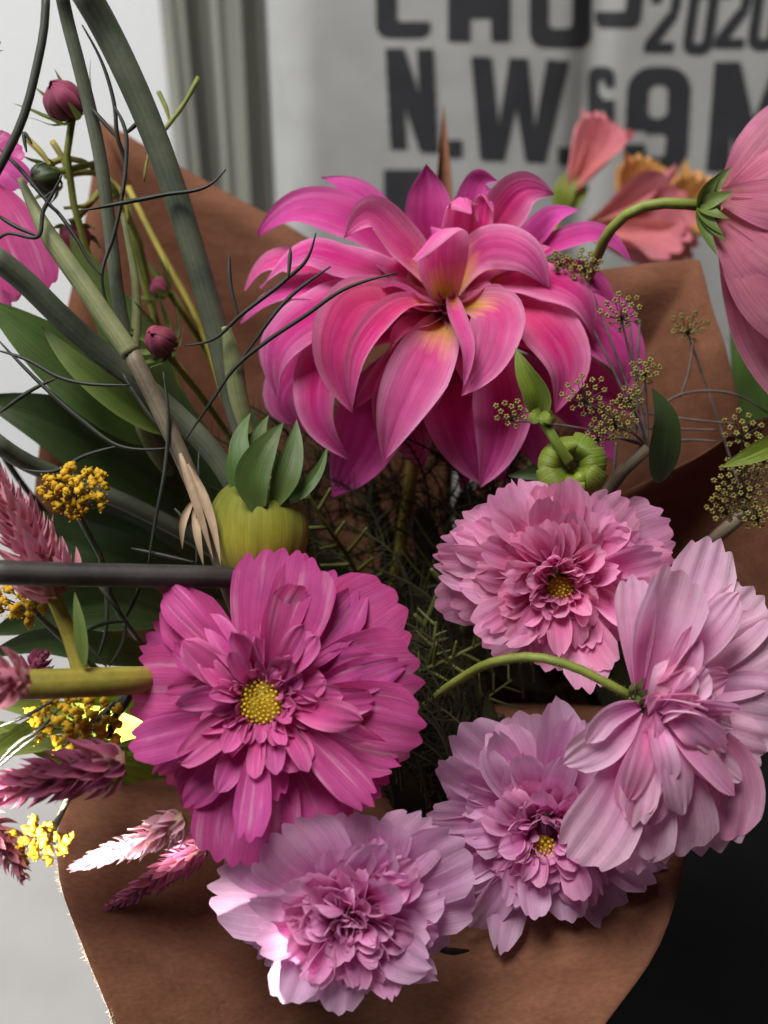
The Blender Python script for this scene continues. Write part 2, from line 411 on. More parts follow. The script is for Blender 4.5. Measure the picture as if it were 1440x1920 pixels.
M['fennel'] = stem_material('fennel_stem', (.040, .052, .036), (.105, .115, .075))
M['fennel_dark'] = stem_material('dark_fennel_thread', (.016, .019, .015), (.036, .038, .028), 5)
M['fennel_plum'] = stem_material('plum_fennel_stem', (.020, .017, .018), (.055, .048, .045), 9)
M['fennel_pale'] = stem_material('pale_fennel_stem', (.12, .14, .055), (.24, .25, .12))
M['fennel_brown'] = stem_material('brown_fennel_stem', (.065, .050, .032), (.17, .135, .09), 10)
M['papery'] = plain('papery_sheath', (.34, .24, .15), (.52, .38, .26), 200, .6, trans=.2, stretch=(1, 1, .25), bump=.2)
M['stem_green'] = stem_material('green_stem', (.11, .14, .02), (.22, .25, .05), 8)
M['stem_olive'] = stem_material('olive_stem', (.17, .15, .018), (.34, .28, .05), 9)
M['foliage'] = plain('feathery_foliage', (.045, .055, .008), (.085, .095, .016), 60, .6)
M['foliage_shade'] = plain('shaded_foliage', (.009, .008, .002), (.024, .021, .005), 60, .9)  # near-black tone puts the shade between the flowers into the leaf colour
M['yellow'] = plain('yellow_floret', (.55, .30, .012), (.72, .46, .02), 400, .6, trans=.2)
M['disc'] = plain('yellow_disc_floret', (.48, .30, .02), (.66, .48, .03), 500, .55)
M['olive_bud'] = plain('olive_bud', (.15, .125, .03), (.28, .24, .065), 500, .6)
M['ray'] = plain('dusky_ray', (.07, .055, .05), (.13, .10, .085), 200, .55)
M['black'] = plain('black_surface', (.004, .004, .005), (.006, .006, .007), 30, .6, spec=.2)
M['twig'] = plain('dark_twig', (.02, .016, .012), (.05, .04, .03), 300, .7, bump=.4)

def paper_material():
    m, nt, bs, out = nodes('kraft_paper'); L = nt.links
    tc = nt.nodes.new('ShaderNodeTexCoord')
    def noise(scale, st=(1, 1, 1), det=5):
        mp = nt.nodes.new('ShaderNodeMapping'); mp.inputs['Scale'].default_value = st; L.new(tc.outputs['Object'], mp.inputs[0])
        n = nt.nodes.new('ShaderNodeTexNoise'); n.inputs['Scale'].default_value = scale; n.inputs['Detail'].default_value = det
        L.new(mp.outputs[0], n.inputs['Vector']); return n.outputs[0]
    a = noise(120, (.35, 1, 1), 8); b = noise(900, (.3, 1, 1), 4); c0 = noise(14, (1, 1, 1), 3)
    r = ramp(nt, [(.30, (.158, .066, .037)), (.50, (.182, .078, .044)), (.72, (.215, .095, .055))]); L.new(a, r.inputs[0])
    r2 = ramp(nt, [(.35, (.86, .86, .85)), (.70, (1.12, 1.12, 1.13))]); L.new(b, r2.inputs[0])
    c = mix_c(nt, 1.0, r.outputs[0], r2.outputs[0], 'MULTIPLY')
    r3 = ramp(nt, [(.3, (.92, .92, .92)), (.7, (1.05, 1.04, 1.02))]); L.new(c0, r3.inputs[0])
    c = mix_c(nt, 1.0, c, r3.outputs[0], 'MULTIPLY')
    L.new(c, bs.inputs['Base Color']); bs.inputs['Roughness'].default_value = .8; bs.inputs['Specular IOR Level'].default_value = .15
    bp = nt.nodes.new('ShaderNodeBump'); bp.inputs['Strength'].default_value = .3; bp.inputs['Distance'].default_value = .0006
    L.new(math_n(nt, 'ADD', b, math_n(nt, 'MULTIPLY', a, 2.0)), bp.inputs['Height']); L.new(bp.outputs[0], bs.inputs['Normal'])
    tr = nt.nodes.new('ShaderNodeBsdfTranslucent'); L.new(c, tr.inputs[0])
    mx = nt.nodes.new('ShaderNodeMixShader'); mx.inputs[0].default_value = .08
    L.new(bs.outputs[0], mx.inputs[1]); L.new(tr.outputs[0], mx.inputs[2]); L.new(mx.outputs[0], out.inputs[0])
    return m
M['paper'] = paper_material()
M['fibre'] = plain('paper_fibre', (.62, .50, .36), (.75, .62, .46), 100, .8, trans=.4)

def canvas_material(name, c1, c2):
    m, nt, bs, out = nodes(name); L = nt.links
    tc = nt.nodes.new('ShaderNodeTexCoord')
    w = []
    for d in ('X', 'Z'):
        n = nt.nodes.new('ShaderNodeTexWave'); n.bands_direction = d; n.inputs['Scale'].default_value = 130; n.inputs['Distortion'].default_value = 1.5
        n.inputs['Detail'].default_value = 1; L.new(tc.outputs['Object'], n.inputs['Vector']); w.append(n.outputs['Fac'])
    n = nt.nodes.new('ShaderNodeTexNoise'); n.inputs['Scale'].default_value = 25; n.inputs['Detail'].default_value = 6; L.new(tc.outputs['Object'], n.inputs['Vector'])
    wv = math_n(nt, 'MULTIPLY', math_n(nt, 'ADD', w[0], w[1]), .5)
    fac = math_n(nt, 'ADD', math_n(nt, 'MULTIPLY', wv, .35), math_n(nt, 'MULTIPLY', n.outputs[0], .65))
    r = ramp(nt, [(.32, c1), (.62, c2)]); L.new(fac, r.inputs[0]); L.new(r.outputs[0], bs.inputs['Base Color'])
    bs.inputs['Roughness'].default_value = .85; bs.inputs['Specular IOR Level'].default_value = .15
    bp = nt.nodes.new('ShaderNodeBump'); bp.inputs['Strength'].default_value = .5; bp.inputs['Distance'].default_value = .001
    L.new(wv, bp.inputs['Height']); L.new(bp.outputs[0], bs.inputs['Normal'])
    return m
M['canvas'] = canvas_material('white_canvas', (.245, .245, .238), (.315, .315, .305))
M['ink'] = canvas_material('black_print', (.020, .021, .023), (.032, .033, .036))
M['wall'] = plain('white_wall', (.52, .525, .525), (.57, .575, .575), 300, .8, bump=.15, spec=.2)
M['table'] = plain('white_tabletop', (.40, .39, .38), (.45, .44, .43), 14, .5, spec=.3)

# ------------------------------------------------------------------ setting
def box(m, x0, x1, y0, y1, z0, z1):
    v = [Vector((x, y, z)) for z in (z0, z1) for y in (y0, y1) for x in (x0, x1)]
    m.add(v, [(0, 2, 3, 1), (4, 5, 7, 6), (0, 1, 5, 4), (2, 6, 7, 3), (0, 4, 6, 2), (1, 3, 7, 5)])
m = MB(); box(m, -1.6, 0.02, -0.3, 1.05, -0.04, 0.0); structure(m.build('white_tabletop', M['table'], smooth=False))
m = MB(); box(m, 0.021, 1.6, -0.3, 1.05, -0.04, 0.004); structure(m.build('black_tabletop', M['black'], smooth=False))
m = MB(); box(m, -1.8, 1.8, 1.06, 1.12, -0.05, 2.0); structure(m.build('wall', M['wall'], smooth=False))

# curtain: vertical folds between wall and sack
curt = MB()
Yc = 1.0
xs = []
cx0 = P(296, 200, 1.0).x * 1.0
def ray_y(px, py, y):
    """point on the vertical plane at distance y seen at this pixel"""
    r = FWD + RIGHT * ((px - 720) / FPX) + UP * ((960 - py) / FPX)
    return CAM + r * (y / r.y)
xl = ray_y(312, 260, Yc).x; xr = ray_y(560, 260, Yc).x
NX, NZ = 90, 14
for k in range(NZ + 1):
    z = lerp(0.05, 1.7, k / NZ)
    for i in range(NX + 1):
        t = i / NX
        x = lerp(xl, xr, t)
        fold = -.030 * t + 0.009 * math.sin(t * 17 + 1.5 + .06 * z) + 0.006 * math.sin(t * 37 + 1.1) + .0015 * math.sin(t * 90 + z)
        curt.v.append(Vector((x + .004 * math.sin(z * 3 + t * 9), Yc + fold + .035 * t, z))); curt.uv.append((t, k / NZ))
for k in range(NZ):
    for i in range(NX):
        a = k * (NX + 1) + i; curt.f.append((a, a + 1, a + NX + 2, a + NX + 1))
M['curtain'] = plain('grey_curtain', (.17, .172, .145), (.30, .30, .26), 60, .8, stretch=(1, 1, .03), spec=.15, trans=.3)
o = curt.build('curtain', M['curtain'])
sm = o.modifiers.new('thickness', 'SOLIDIFY'); sm.thickness = .002
tag(o, 'grey olive curtain hanging in soft vertical folds against the white wall', 'curtain')

# printed canvas sack
YB = 0.86
def sack_y(x, z):
    y = YB + .010 * math.sin(x * 9 + .6) + .004 * math.sin(x * 23 + z * 5)
    y += .010 * math.exp(-((x - XCREASE) / .014) ** 2)      # the crease through the print
    e = max(0.0, (XL + .045 - x) / .045)
    y += .035 * e ** 2.2
    y += .03 * (z - .3) * .3
    return y
XL = ray_y(500, 200, YB).x; XCREASE = ray_y(1107, 200, YB).x
XR = XL + .62
sk = MB(); NX, NZ = 150, 40
for back in (0, 1):
    k0 = len(sk.v)
    for k in range(NZ + 1):
        z = lerp(.006, .86, k / NZ)
        for i in range(NX + 1):
            t = i / NX; x = lerp(XL, XR, t)
            yf = sack_y(x, z)
            th = .10 * math.sqrt(max(0, 1 - (2 * t - 1) ** 8)) * math.sqrt(max(0, 1 - (2 * k / NZ - 1) ** 10))
            sk.v.append(Vector((x, yf + (th if back else 0), z))); sk.uv.append((t, k / NZ))
    for k in range(NZ):
        for i in range(NX):
            a = k0 + k * (NX + 1) + i; q = (a, a + 1, a + NX + 2, a + NX + 1)
            sk.f.append(q if not back else q[::-1])
sack = thing('canvas_sack', 'white woven canvas sack printed with big black letters and numbers behind the bouquet', 'sack', (XL + .31, YB + .05, .005))
sk.build('sack_cloth', M['canvas'], sack)

def rr(x, y, x0, y0, x1, y1, r):
    if not (x0 <= x <= x1 and y0 <= y <= y1): return False
    dx = max(x0 + r - x, x - (x1 - r), 0); dy = max(y0 + r - y, y - (y1 - r), 0)
    return dx * dx + dy * dy <= r * r
def poly(x, y, pts):
    ins = False; n = len(pts)
    for i in range(n):
        (x0, y0), (x1, y1) = pts[i], pts[(i + 1) % n]
        if (y0 > y) != (y1 > y) and x < (x1 - x0) * (y - y0) / (y1 - y0) + x0: ins = not ins
    return ins
def g_C(x, y): return rr(x, y, 705, -130, 807, 70, 22) and not rr(x, y, 743, -98, 850, 40, 8)
def g_R(x, y):
    if rr(x, y, 840, -125, 957, 33, 18) and not rr(x, y, 879, -95, 920, -25, 10): return True
    return rr(x, y, 840, -125, 881, 77, 1) or rr(x, y, 921, 0, 957, 77, 1)
def g_O(x, y): return rr(x, y, 993, -120, 1110, 88, 26) and not rr(x, y, 1028, -85, 1074, 53, 12)
def g_S(x, y):
    x = x + (y - 20) * .12
    if rr(x, y, 1117, -110, 1203, 52, 20):
        return not (rr(x, y, 1140, -85, 1210, -50, 6) or rr(x, y, 1108, -14, 1172, 22, 6))
    return False
def g_2(dx, dy):
    def g(x, y):
        x = x - dx + (y - dy - 50) * .16; y -= dy
        if rr(x, y, 0, 80, 56, 98, 1): return True
        if poly(x, y, [(0, 80), (24, 80), (56, 28), (34, 24)]): return True
        return rr(x, y, 0, -28, 56, 34, 22) and not rr(x, y, 18, -10, 38, 60, 8) and not (x < 28 and y > 4)
    return g
def g_0(dx, dy):
    def g(x, y):
        x = x - dx + (y - dy - 50) * .14; y -= dy
        return rr(x, y, 0, -28, 56, 100, 22) and not rr(x, y, 19, -8, 37, 80, 9)
    return g
def g_N(x, y):
    x -= (y - 185) * .05
    return rr(x, y, 727, 90, 758, 280, 1) or rr(x, y, 786, 92, 817, 285, 1) or poly(x, y, [(727, 90), (762, 90), (817, 284), (782, 284)])
def g_dot(x, y): return rr(x, y, 840, 262, 866, 296, 2)
def g_W(x, y):
    A = [(883, 106), (922, 107), (935, 235), (955, 108), (990, 110), (1003, 240), (1025, 112), (1068, 114), (1022, 305), (985, 304), (968, 200), (945, 302), (900, 300)]
    return poly(x, y, A)
def g_dot2(x, y): return rr(x, y, 1046, 276, 1072, 308, 2)
def g_6(x, y):
    return rr(x, y, 1103, 125, 1152, 285, 18) and not rr(x, y, 1122, 150, 1134, 180, 5) and not rr(x, y, 1122, 208, 1134, 255, 5) and not rr(x, y, 1130, 164, 1160, 188, 2)
def g_9(x, y):
    x += (y - 225) * .05
    if not rr(x, y, 1173, 125, 1292, 325, 46): return False
    return not (rr(x, y, 1213, 158, 1250, 222, 16) or rr(x, y, 1160, 244, 1212, 270, 2) or rr(x, y, 1212, 250, 1250, 294, 10))
def g_M(x, y):
    x += (y - 215) * .08
    return rr(x, y, 1332, 116, 1374, 322, 1) or rr(x, y, 1452, 116, 1494, 322, 1) or poly(x, y, [(1332, 116), (1380, 116), (1413, 225), (1446, 116), (1494, 116), (1430, 322), (1396, 322)])
def g_E(x, y): return rr(x, y, 720, 318, 800, 520, 1) and not rr(x, y, 775, 350, 810, 390, 1) and not rr(x, y, 775, 430, 810, 470, 1)
def sack_pt(px, py, off):
    r = FWD + RIGHT * ((px - 720) / FPX) + UP * ((960 - py) / FPX); y = YB
    for _ in range(8):
        p = CAM + r * (y / r.y); y = sack_y(p.x, p.z)
    return CAM + r * ((y - off) / r.y)
def glyph(g, x0, y0, x1, y1, st=1.5):
    m = MB(); idx = {}
    def vid(i, j):
        if (i, j) not in idx:
            idx[(i, j)] = len(m.v); m.v.append(sack_pt(x0 + i * st, y0 + j * st, .0012)); m.uv.append((0, 0))
        return idx[(i, j)]
    for j in range(int((y1 - y0) / st)):
        for i in range(int((x1 - x0) / st)):
            if g(x0 + (i + .5) * st, y0 + (j + .5) * st):
                m.f.append((vid(i, j + 1), vid(i + 1, j + 1), vid(i + 1, j), vid(i, j)))
    m.build('printed_letter', M['ink'], sack)
glyph(g_C, 700, -135, 860, 80); glyph(g_R, 835, -130, 970, 90); glyph(g_O, 985, -125, 1115, 95); glyph(g_S, 1095, -115, 1225, 60)
for (gg, dx) in ((g_2(1213, 0), 1213), (g_0(1284, 2), 1284), (g_2(1345, -8), 1345), (g_0(1406, -6), 1406)):
    glyph(gg, dx - 14, -45, dx + 80, 110)
glyph(g_N, 715, 80, 830, 300); glyph(g_dot, 835, 255, 870, 300); glyph(g_W, 875, 100, 1075, 312); glyph(g_dot2, 1040, 270, 1076, 312)
glyph(g_6, 1098, 120, 1156, 290); glyph(g_9, 1160, 120, 1305, 330); glyph(g_M, 1315, 110, 1510, 330); glyph(g_E, 715, 312, 805, 525)

# ------------------------------------------------------------------ kraft paper wrap
BASE = Vector((-0.01, 0.47, 0.006))
wrap = thing('kraft_paper_wrap', 'brown kraft paper wrapped round the bouquet, open towards the front', 'wrapping paper', BASE)
def straight(pts, n):
    seg = [(pts[i + 1] - pts[i]).length for i in range(len(pts) - 1)]; tot = sum(seg); out = []
    for i in range(n + 1):
        q = tot * i / n; k = 0
        while k < len(seg) - 1 and q > seg[k]: q -= seg[k]; k += 1
        out.append(pts[k].lerp(pts[k + 1], min(1, q / seg[k])))
    return out
def sheet(rimA, rimB, n=40, mrows=24, bow=0.0, wob=.0009, seed=1, thick=.00035, sharp=False, creases=()):
    """surface between two pixel/depth polylines (same sense); bow deepens its middle"""
    A = (straight if sharp else crom)([P(*p) for p in rimA], n)
    B = crom([P(*p) for p in rimB], n)
    rnd = random.Random(seed); ph = [rnd.uniform(0, 6) for _ in range(4)]
    m = MB()
    for i in range(n + 1):
        for j in range(mrows + 1):
            t = j / mrows; p = A[i].lerp(B[i], t)
            b = bow * math.sin(math.pi * t)
            w = wob * (math.sin(i * .21 + ph[0] + t * 5) + math.sin(t * 9 + ph[1] + i * .13) + .5 * math.sin(i * .47 + t * 3 + ph[2]))
            for (c0, c1, dp_) in creases: w += dp_ * 1.2 * math.exp(-abs(t - c0 - c1 * i / n) / .03) + dp_ * 1.0 * min(.3, abs(t - c0 - c1 * i / n))
            m.v.append(p + FWD * (b + w)); m.uv.append((i / n, t))
    for i in range(n):
        for j in range(mrows):
            a = i * (mrows + 1) + j; m.f.append((a, a + mrows + 1, a + mrows + 2, a + 1))
    o = m.build('paper_sheet', M['paper'], wrap)
    s = o.modifiers.new('thickness', 'SOLIDIFY'); s.thickness = thick; s.offset = 0
    return A, B
def W3(p): return (p[0], p[1], p[2], 0)
LE = [(250, 2080, .285), (213, 1920, .292), (160, 1780, .300), (112, 1640, .310), (120, 1500, .330), (240, 1400, .39), (420, 1420, .50), (640, 1640, .60)]
RE = [(1010, 2080, .285), (1140, 1920, .292), (1238, 1780, .300), (1288, 1600, .312), (1300, 1440, .335), (1210, 1340, .39), (1000, 1380, .50), (800, 1640, .60)]
EL, ER = sheet(LE, RE, 60, 90, bow=.035, seed=3)
b0 = (650, 1560, .58); b1 = (800, 1560, .58)
def ruled(rim, b, **k): return sheet(rim, [(lerp(620, 820, i / (len(rim) - 1)), 1560, .585) for i in range(len(rim))], **k)
ruled([(120, 1120, .385), (70, 990, .39), (74, 850, .40), (100, 690, .405), (150, 460, .422), (189, 226, .440)], None, n=40, seed=5, bow=.01)
ruled([(189, 226, .441), (350, 318, .446), (520, 412, .452), (700, 520, .46), (850, 600, .465)], None, n=60, seed=6, bow=.012, creases=((.10, .08, -.0018), (.26, -.14, .0014)))
ruled([(795, 600, .483), (832, 192, .487), (846, 330, .486), (862, 600, .484)], None, n=60, seed=8, sharp=True)
ruled([(1010, 640, .44), (1122, 506, .405), (1215, 494, .398), (1312, 485, .392), (1350, 620, .388), (1390, 790, .382), (1400, 900, .380)], None, n=90, seed=9, bow=.02, sharp=True, creases=((.06, .05, -.002), (.2, -.1, .0015)))
ruled([(1165, 925, .385), (1300, 860, .372), (1445, 785, .362), (1520, 900, .358), (1530, 1150, .352), (1440, 1400, .35)], None, n=60, seed=10, bow=.03, creases=((.12, .10, -.002),))
# lower cone of the wrap, standing on the table
m = MB()
ring = []
for k in range(9):
    t = k / 8; c = P(720, 1560, .585).lerp(BASE + Vector((0, 0, .002)), t); r = lerp(.052, .032, t)
    for i in range(32):
        a = 2 * math.pi * i / 32; rr_ = r * (1 + .05 * math.sin(a * 5 + t * 2))
        m.v.append(c + Vector((math.cos(a) * rr_, math.sin(a) * rr_, 0))); m.uv.append((t, i / 32))
for k in range(8):
    for i in range(32):
        a = k * 32 + i; b = k * 32 + (i + 1) % 32; m.f.append((a, b, b + 32, a + 32))
m.build('paper_cone', M['paper'], wrap)
# torn fuzzy edge
m = MB(); rnd = random.Random(4)
for i in range(900):
    s = rnd.uniform(0, 34); k = int(s)
    p = EL[k].lerp(EL[k + 1], s - k); tdir = (EL[k + 1] - EL[k]).normalized()
    out = (RIGHT * -1 + UP * rnd.uniform(-.5, .5) - FWD * rnd.uniform(-.5, .7) + tdir * rnd.uniform(-.9, .9)).normalized()
    ln = rnd.uniform(.0005, .0022) * (1.6 if rnd.random() < .1 else 1)
    sd = out.cross(FWD).normalized() * rnd.uniform(.00012, .0003)
    p = p + RIGHT * rnd.uniform(-.0002, .0009)
    m.add([p - sd, p + sd, p + out * ln + tdir * rnd.uniform(-.0004, .0004)], [(0, 1, 2)])
for i in range(0):
    s = rnd.uniform(0, 34); k = int(s)
    p = ER[k].lerp(ER[k + 1], s - k)
    out = (RIGHT + UP * rnd.uniform(-.6, .6) - FWD * rnd.uniform(-.3, .4)).normalized()
    sd = out.cross(FWD).normalized() * .00008
    m.add([p - sd, p + sd, p + out * rnd.uniform(.0002, .0006)], [(0, 1, 2)])
o = m.build('torn_edge_fibres', M['fibre'], wrap); o['kind'] = 'stuff'
o = px_tube('twig', [(800, 1770, .303), (845, 1784, .303), (880, 1782, .303)], [3, 6, 7, 2], M['twig'], sides=7, n=14)
tag(o, 'tiny dark withered bud poking out onto the brown paper below a lilac cosmos', 'twig')

BIND = P(720, 1520, .575)        # where all the stems are gathered
def stem_to_bind(parent, start, mid, r_px, d, mat, name='stem'):
    return tube(name, [start] + mid + [BIND + Vector((random.uniform(-.012, .012), random.uniform(-.012, .012), -.02))], [r_px * d / FPX] * 2, mat, parent, 8)

# ------------------------------------------------------------------ dahlia
DD = .362
dl = thing('dahlia', 'large hot pink dahlia with pointed curling petals and a yellow heart', 'dahlia', P(835, 600, DD + .02))
sD = DD / FPX
def dpt(cx, cy, z):       # measured on an enlargement of the photo
    return P(440 + cx / 1.8, 280 + cy / 1.8, DD - z * sD)
TOV = -FWD
def dp(pts, w, mat='dahlia', cup=(1.3, .45, .9), roll=(0, 0), n0=None, **kw):
    n0 = n0 or (TOV * .8 + UP * .4)
    petal(dl, [dpt(*p) for p in pts], w / 1.8 * sD * 1.04, 'dahlia', M[mat], n0, cup=cup, roll=roll,
          ridge=kw.pop('ridge', .010), ridge_n=5, nu=24, nv=20, keel=.018, ruffle=kw.pop('ruffle', .03), seed=len(dl.children) + 11, **kw)
# outer / back petals first
back = [
 ([(640, 420, -70), (500, 250, -40), (400, 140, -30), (292, 95, -40)], 135),
 ([(660, 380, -60), (652, 200, -20), (648, 110, -10), (646, 48, 5)], 165),
 ([(760, 380, -70), (800, 190, -40), (840, 95, -25), (888, 108, -10)], 130),
 ([(850, 300, -80), (905, 180, -75), (926, 96, -75)], 50),
 ([(880, 400, -40), (1000, 300, -20), (1080, 225, -10), (1168, 203, -15)], 105),
 ([(930, 420, -40), (1080, 320, -5), (1220, 285, 10), (1336, 376, 0)], 90),
 ([(600, 420, -40), (350, 225, 10), (220, 205, 5), (78, 292, -20)], 185),
 ([(500, 450, -40), (250, 390, -15), (120, 385, -20), (34, 478, -45)], 130),
 ([(950, 450, -40), (1130, 420, -25), (1220, 455, -25), (1285, 525, -40)], 110),
 ([(900, 560, -30), (1180, 590, 20), (1300, 690, 15), (1305, 855, -20)], 230),
 ([(900, 640, -40), (1150, 740, -20), (1290, 850, -30), (1388, 915, -50)], 130),
 ([(880, 700, -50), (1130, 860, -30), (1230, 980, -40), (1290, 1060, -60)], 170),
 ([(850, 760, -50), (960, 880, -20), (1010, 990, -20), (1030, 1080, -40)], 190),
 ([(800, 760, -60), (870, 930, -40), (895, 1050, -40), (898, 1132, -50)], 110),
 ([(740, 740, -80), (775, 930, -70), (785, 1060, -70), (760, 1152, -85)], 130),
 ([(620, 680, -60), (500, 860, -20), (410, 1050, -20), (328, 1175, -40)], 260),
 ([(660, 720, -80), (600, 900, -60), (610, 1000, -60), (640, 1075, -75)], 180),
 ([(480, 620, -50), (230, 740, -10), (165, 850, -15), (238, 948, -35)], 190),
 ([(560, 560, -60), (200, 600, -40), (110, 690, -50), (105, 770, -60)], 150),
 ([(940, 520, -50), (1200, 520, -30), (1330, 580, -40), (1370, 660, -60)], 140),
]
for pts, w in back: dp(pts, w, 'dahlia_back' if pts[-1][0] > 1000 or pts[-1][1] < 320 or pts[-1][1] > 1130 else 'dahlia', cup=(1.2, .5, .8))
front = [
 ([(860, 380, -20), (890, 240, 25), (970, 140, 40), (1076, 153, 15)], 165, (1.2, .5, .9), (0, -.3)),
 ([(780, 430, 0), (740, 260, 55), (755, 165, 80), (800, 215, 110)], 185, (1.2, .8, 1.2), (0, 0)),
 ([(800, 430, -5), (830, 270, 45), (850, 160, 65), (868, 205, 80)], 95, (1.2, .8, 1.0), (0, 0)),
 ([(640, 480, 5), (420, 385, 55), (250, 340, 60), (88, 470, 30)], 165, (1.2, -.4, .4), (0, .2)),
 ([(600, 500, 0), (350, 470, 40), (180, 480, 40), (20, 588, 10)], 135, (1.2, .3, .7), (0, .2)),
 ([(800, 460, 10), (920, 370, 40), (1010, 345, 55), (1072, 330, 60)], 115, (1.1, .5, .9), (0, -.2)),
 ([(820, 480, 10), (1020, 430, 80), (1160, 490, 95), (1213, 648, 60)], 160, (1.1, -.5, .3), (0, -.2)),
 ([(840, 520, 10), (1040, 590, 85), (1120, 720, 95), (1082, 888, 65)], 205, (1.0, .4, 1.0), (0, .2)),
 ([(780, 640, 0), (740, 840, 45), (780, 990, 40), (838, 1132, 5)], 240, (1.1, .4, 1.0), (0, 0)),
 ([(830, 620, 10), (905, 830, 75), (890, 990, 75), (829, 1140, 40)], 215, (1.1, .5, 1.3), (0, .25)),
 ([(600, 620, 0), (290, 740, 60), (280, 900, 65), (393, 1052, 40)], 170, (1.1, .4, 1.2), (0, 0)),
 ([(640, 520, 5), (290, 540, 75), (150, 660, 85), (145, 856, 40)], 190, (1.1, -.3, .7), (0, 0)),
 ([(600, 560, 20), (280, 610, 80), (160, 730, 80), (152, 850, 50)], 120, (1.2, .8, 1.2), (0, .3)),
 ([(660, 540, 20), (400, 540, 110), (340, 700, 135), (400, 892, 105)], 205, (1.0, .4, 1.1), (0, 0)),
 ([(680, 530, 40), (540, 540, 130), (420, 690, 160), (398, 885, 130)], 110, (1.4, 1.0, 1.3), (0, .3)),
 ([(690, 480, 20), (545, 310, 80), (450, 225, 110), (368, 300, 125)], 180, (1.1, .7, 1.2), (0, .1)),
 ([(740, 490, 20), (860, 330, 85), (980, 355, 115), (1060, 470, 95)], 150, (1.2, -.3, .5), (0, -.3)),
 ([(705, 575, 40), (640, 730, 130), (560, 900, 135), (502, 1056, 90)], 225, (1.0, .5, 1.5), (0, .15)),
 ([(725, 545, 50), (890, 570, 140), (865, 700, 160), (764, 832, 130)], 190, (1.2, .6, 1.2), (0, -.3)),
 ([(730, 500, 50), (752, 570, 150), (790, 680, 180), (770, 810, 160)], 75, (1.6, 1.2, 1.4), (0, .5)),
 ([(708, 520, 30), (690, 360, 95), (690, 285, 140), (605, 375, 175)], 205, (1.0, .7, 1.3), (0, 0)),
]
rd = random.Random(17)
for k in range(22):      # middle layer filling between the shown petals
    a = k / 22 * 6.283 + rd.uniform(-.1, .1); L_ = rd.uniform(300, 410); ca, sa = math.cos(a), math.sin(a)
    cx, cy = 715, 560; vy = 1.15 if sa < 0 else .95
    dp([(cx + ca * 40, cy - sa * 40, -30), (cx + ca * L_ * .45, cy - sa * L_ * .45 * vy, 20 + rd.uniform(-15, 20)), (cx + ca * L_ * .8, cy - sa * L_ * .8 * vy + 20, 20 + rd.uniform(-20, 15)), (cx + ca * L_ + rd.uniform(-30, 30), cy - sa * L_ * vy + 50, -15 + rd.uniform(-15, 10))], rd.uniform(95, 140), 'dahlia', cup=(1.2, rd.uniform(.2, .8), 1.1), roll=(0, rd.uniform(-.3, .3)))
for k, a in enumerate((8, 28, 152, 172, 205, 236, 262, 292, 318, 345)):
    a = R(a); L_ = rd.uniform(200, 270); ca, sa = math.cos(a), math.sin(a); cx, cy = 714, 545; vy = 1.15 if sa < 0 else .9
    dp([(cx + ca * 20, cy - sa * 20, 0), (cx + ca * L_ * .4, cy - sa * L_ * .4 * vy, 58), (cx + ca * L_ * .8, cy - sa * L_ * .8 * vy, 72), (cx + ca * L_ + rd.uniform(-15, 15), cy - sa * L_ * vy + 45, 50)], rd.uniform(105, 140), 'dahlia_inner', cup=(1.3, rd.uniform(.5, 1.0), 1.3), roll=(0, rd.uniform(-.4, .4)))
for k, (pts, w, cup, roll) in enumerate(front): dp(pts, w * .92, 'dahlia_inner' if k in (1, 5, 15, 16, 17, 18, 19, 20) else 'dahlia', cup=cup, roll=roll)
for k in range(9):       # tight heart
    a = k / 9 * 6.28; r = 38 if k % 2 else 26
    cx, cy = 712, 528
    dp([(cx, cy, 5), (cx + r * .8 * math.cos(a), cy - r * .8 * math.sin(a), 45), (cx + r * 1.0 * math.cos(a + .3), cy - r * math.sin(a + .3), 75)], 55, 'dahlia_inner', cup=(1.4, 1.0, 1.3))
m = MB(); c = dpt(712, 540, -10)
m.add([c + w * .010 for w in ICO_V], ICO_F); m.build('heart', M['sepal'], dl)
m = MB(); c = dpt(700, 640, -90); m.add([c + Vector((w.x * .024, w.y * .016, w.z * .020)) for w in ICO_V], ICO_F); m.build('calyx', M['sepal'], dl)
stem_to_bind(dl, dpt(700, 640, -90), [P(780, 830, .395), P(768, 920, .405), P(742, 1080, .42)], 13, .40, M['stem_olive'])

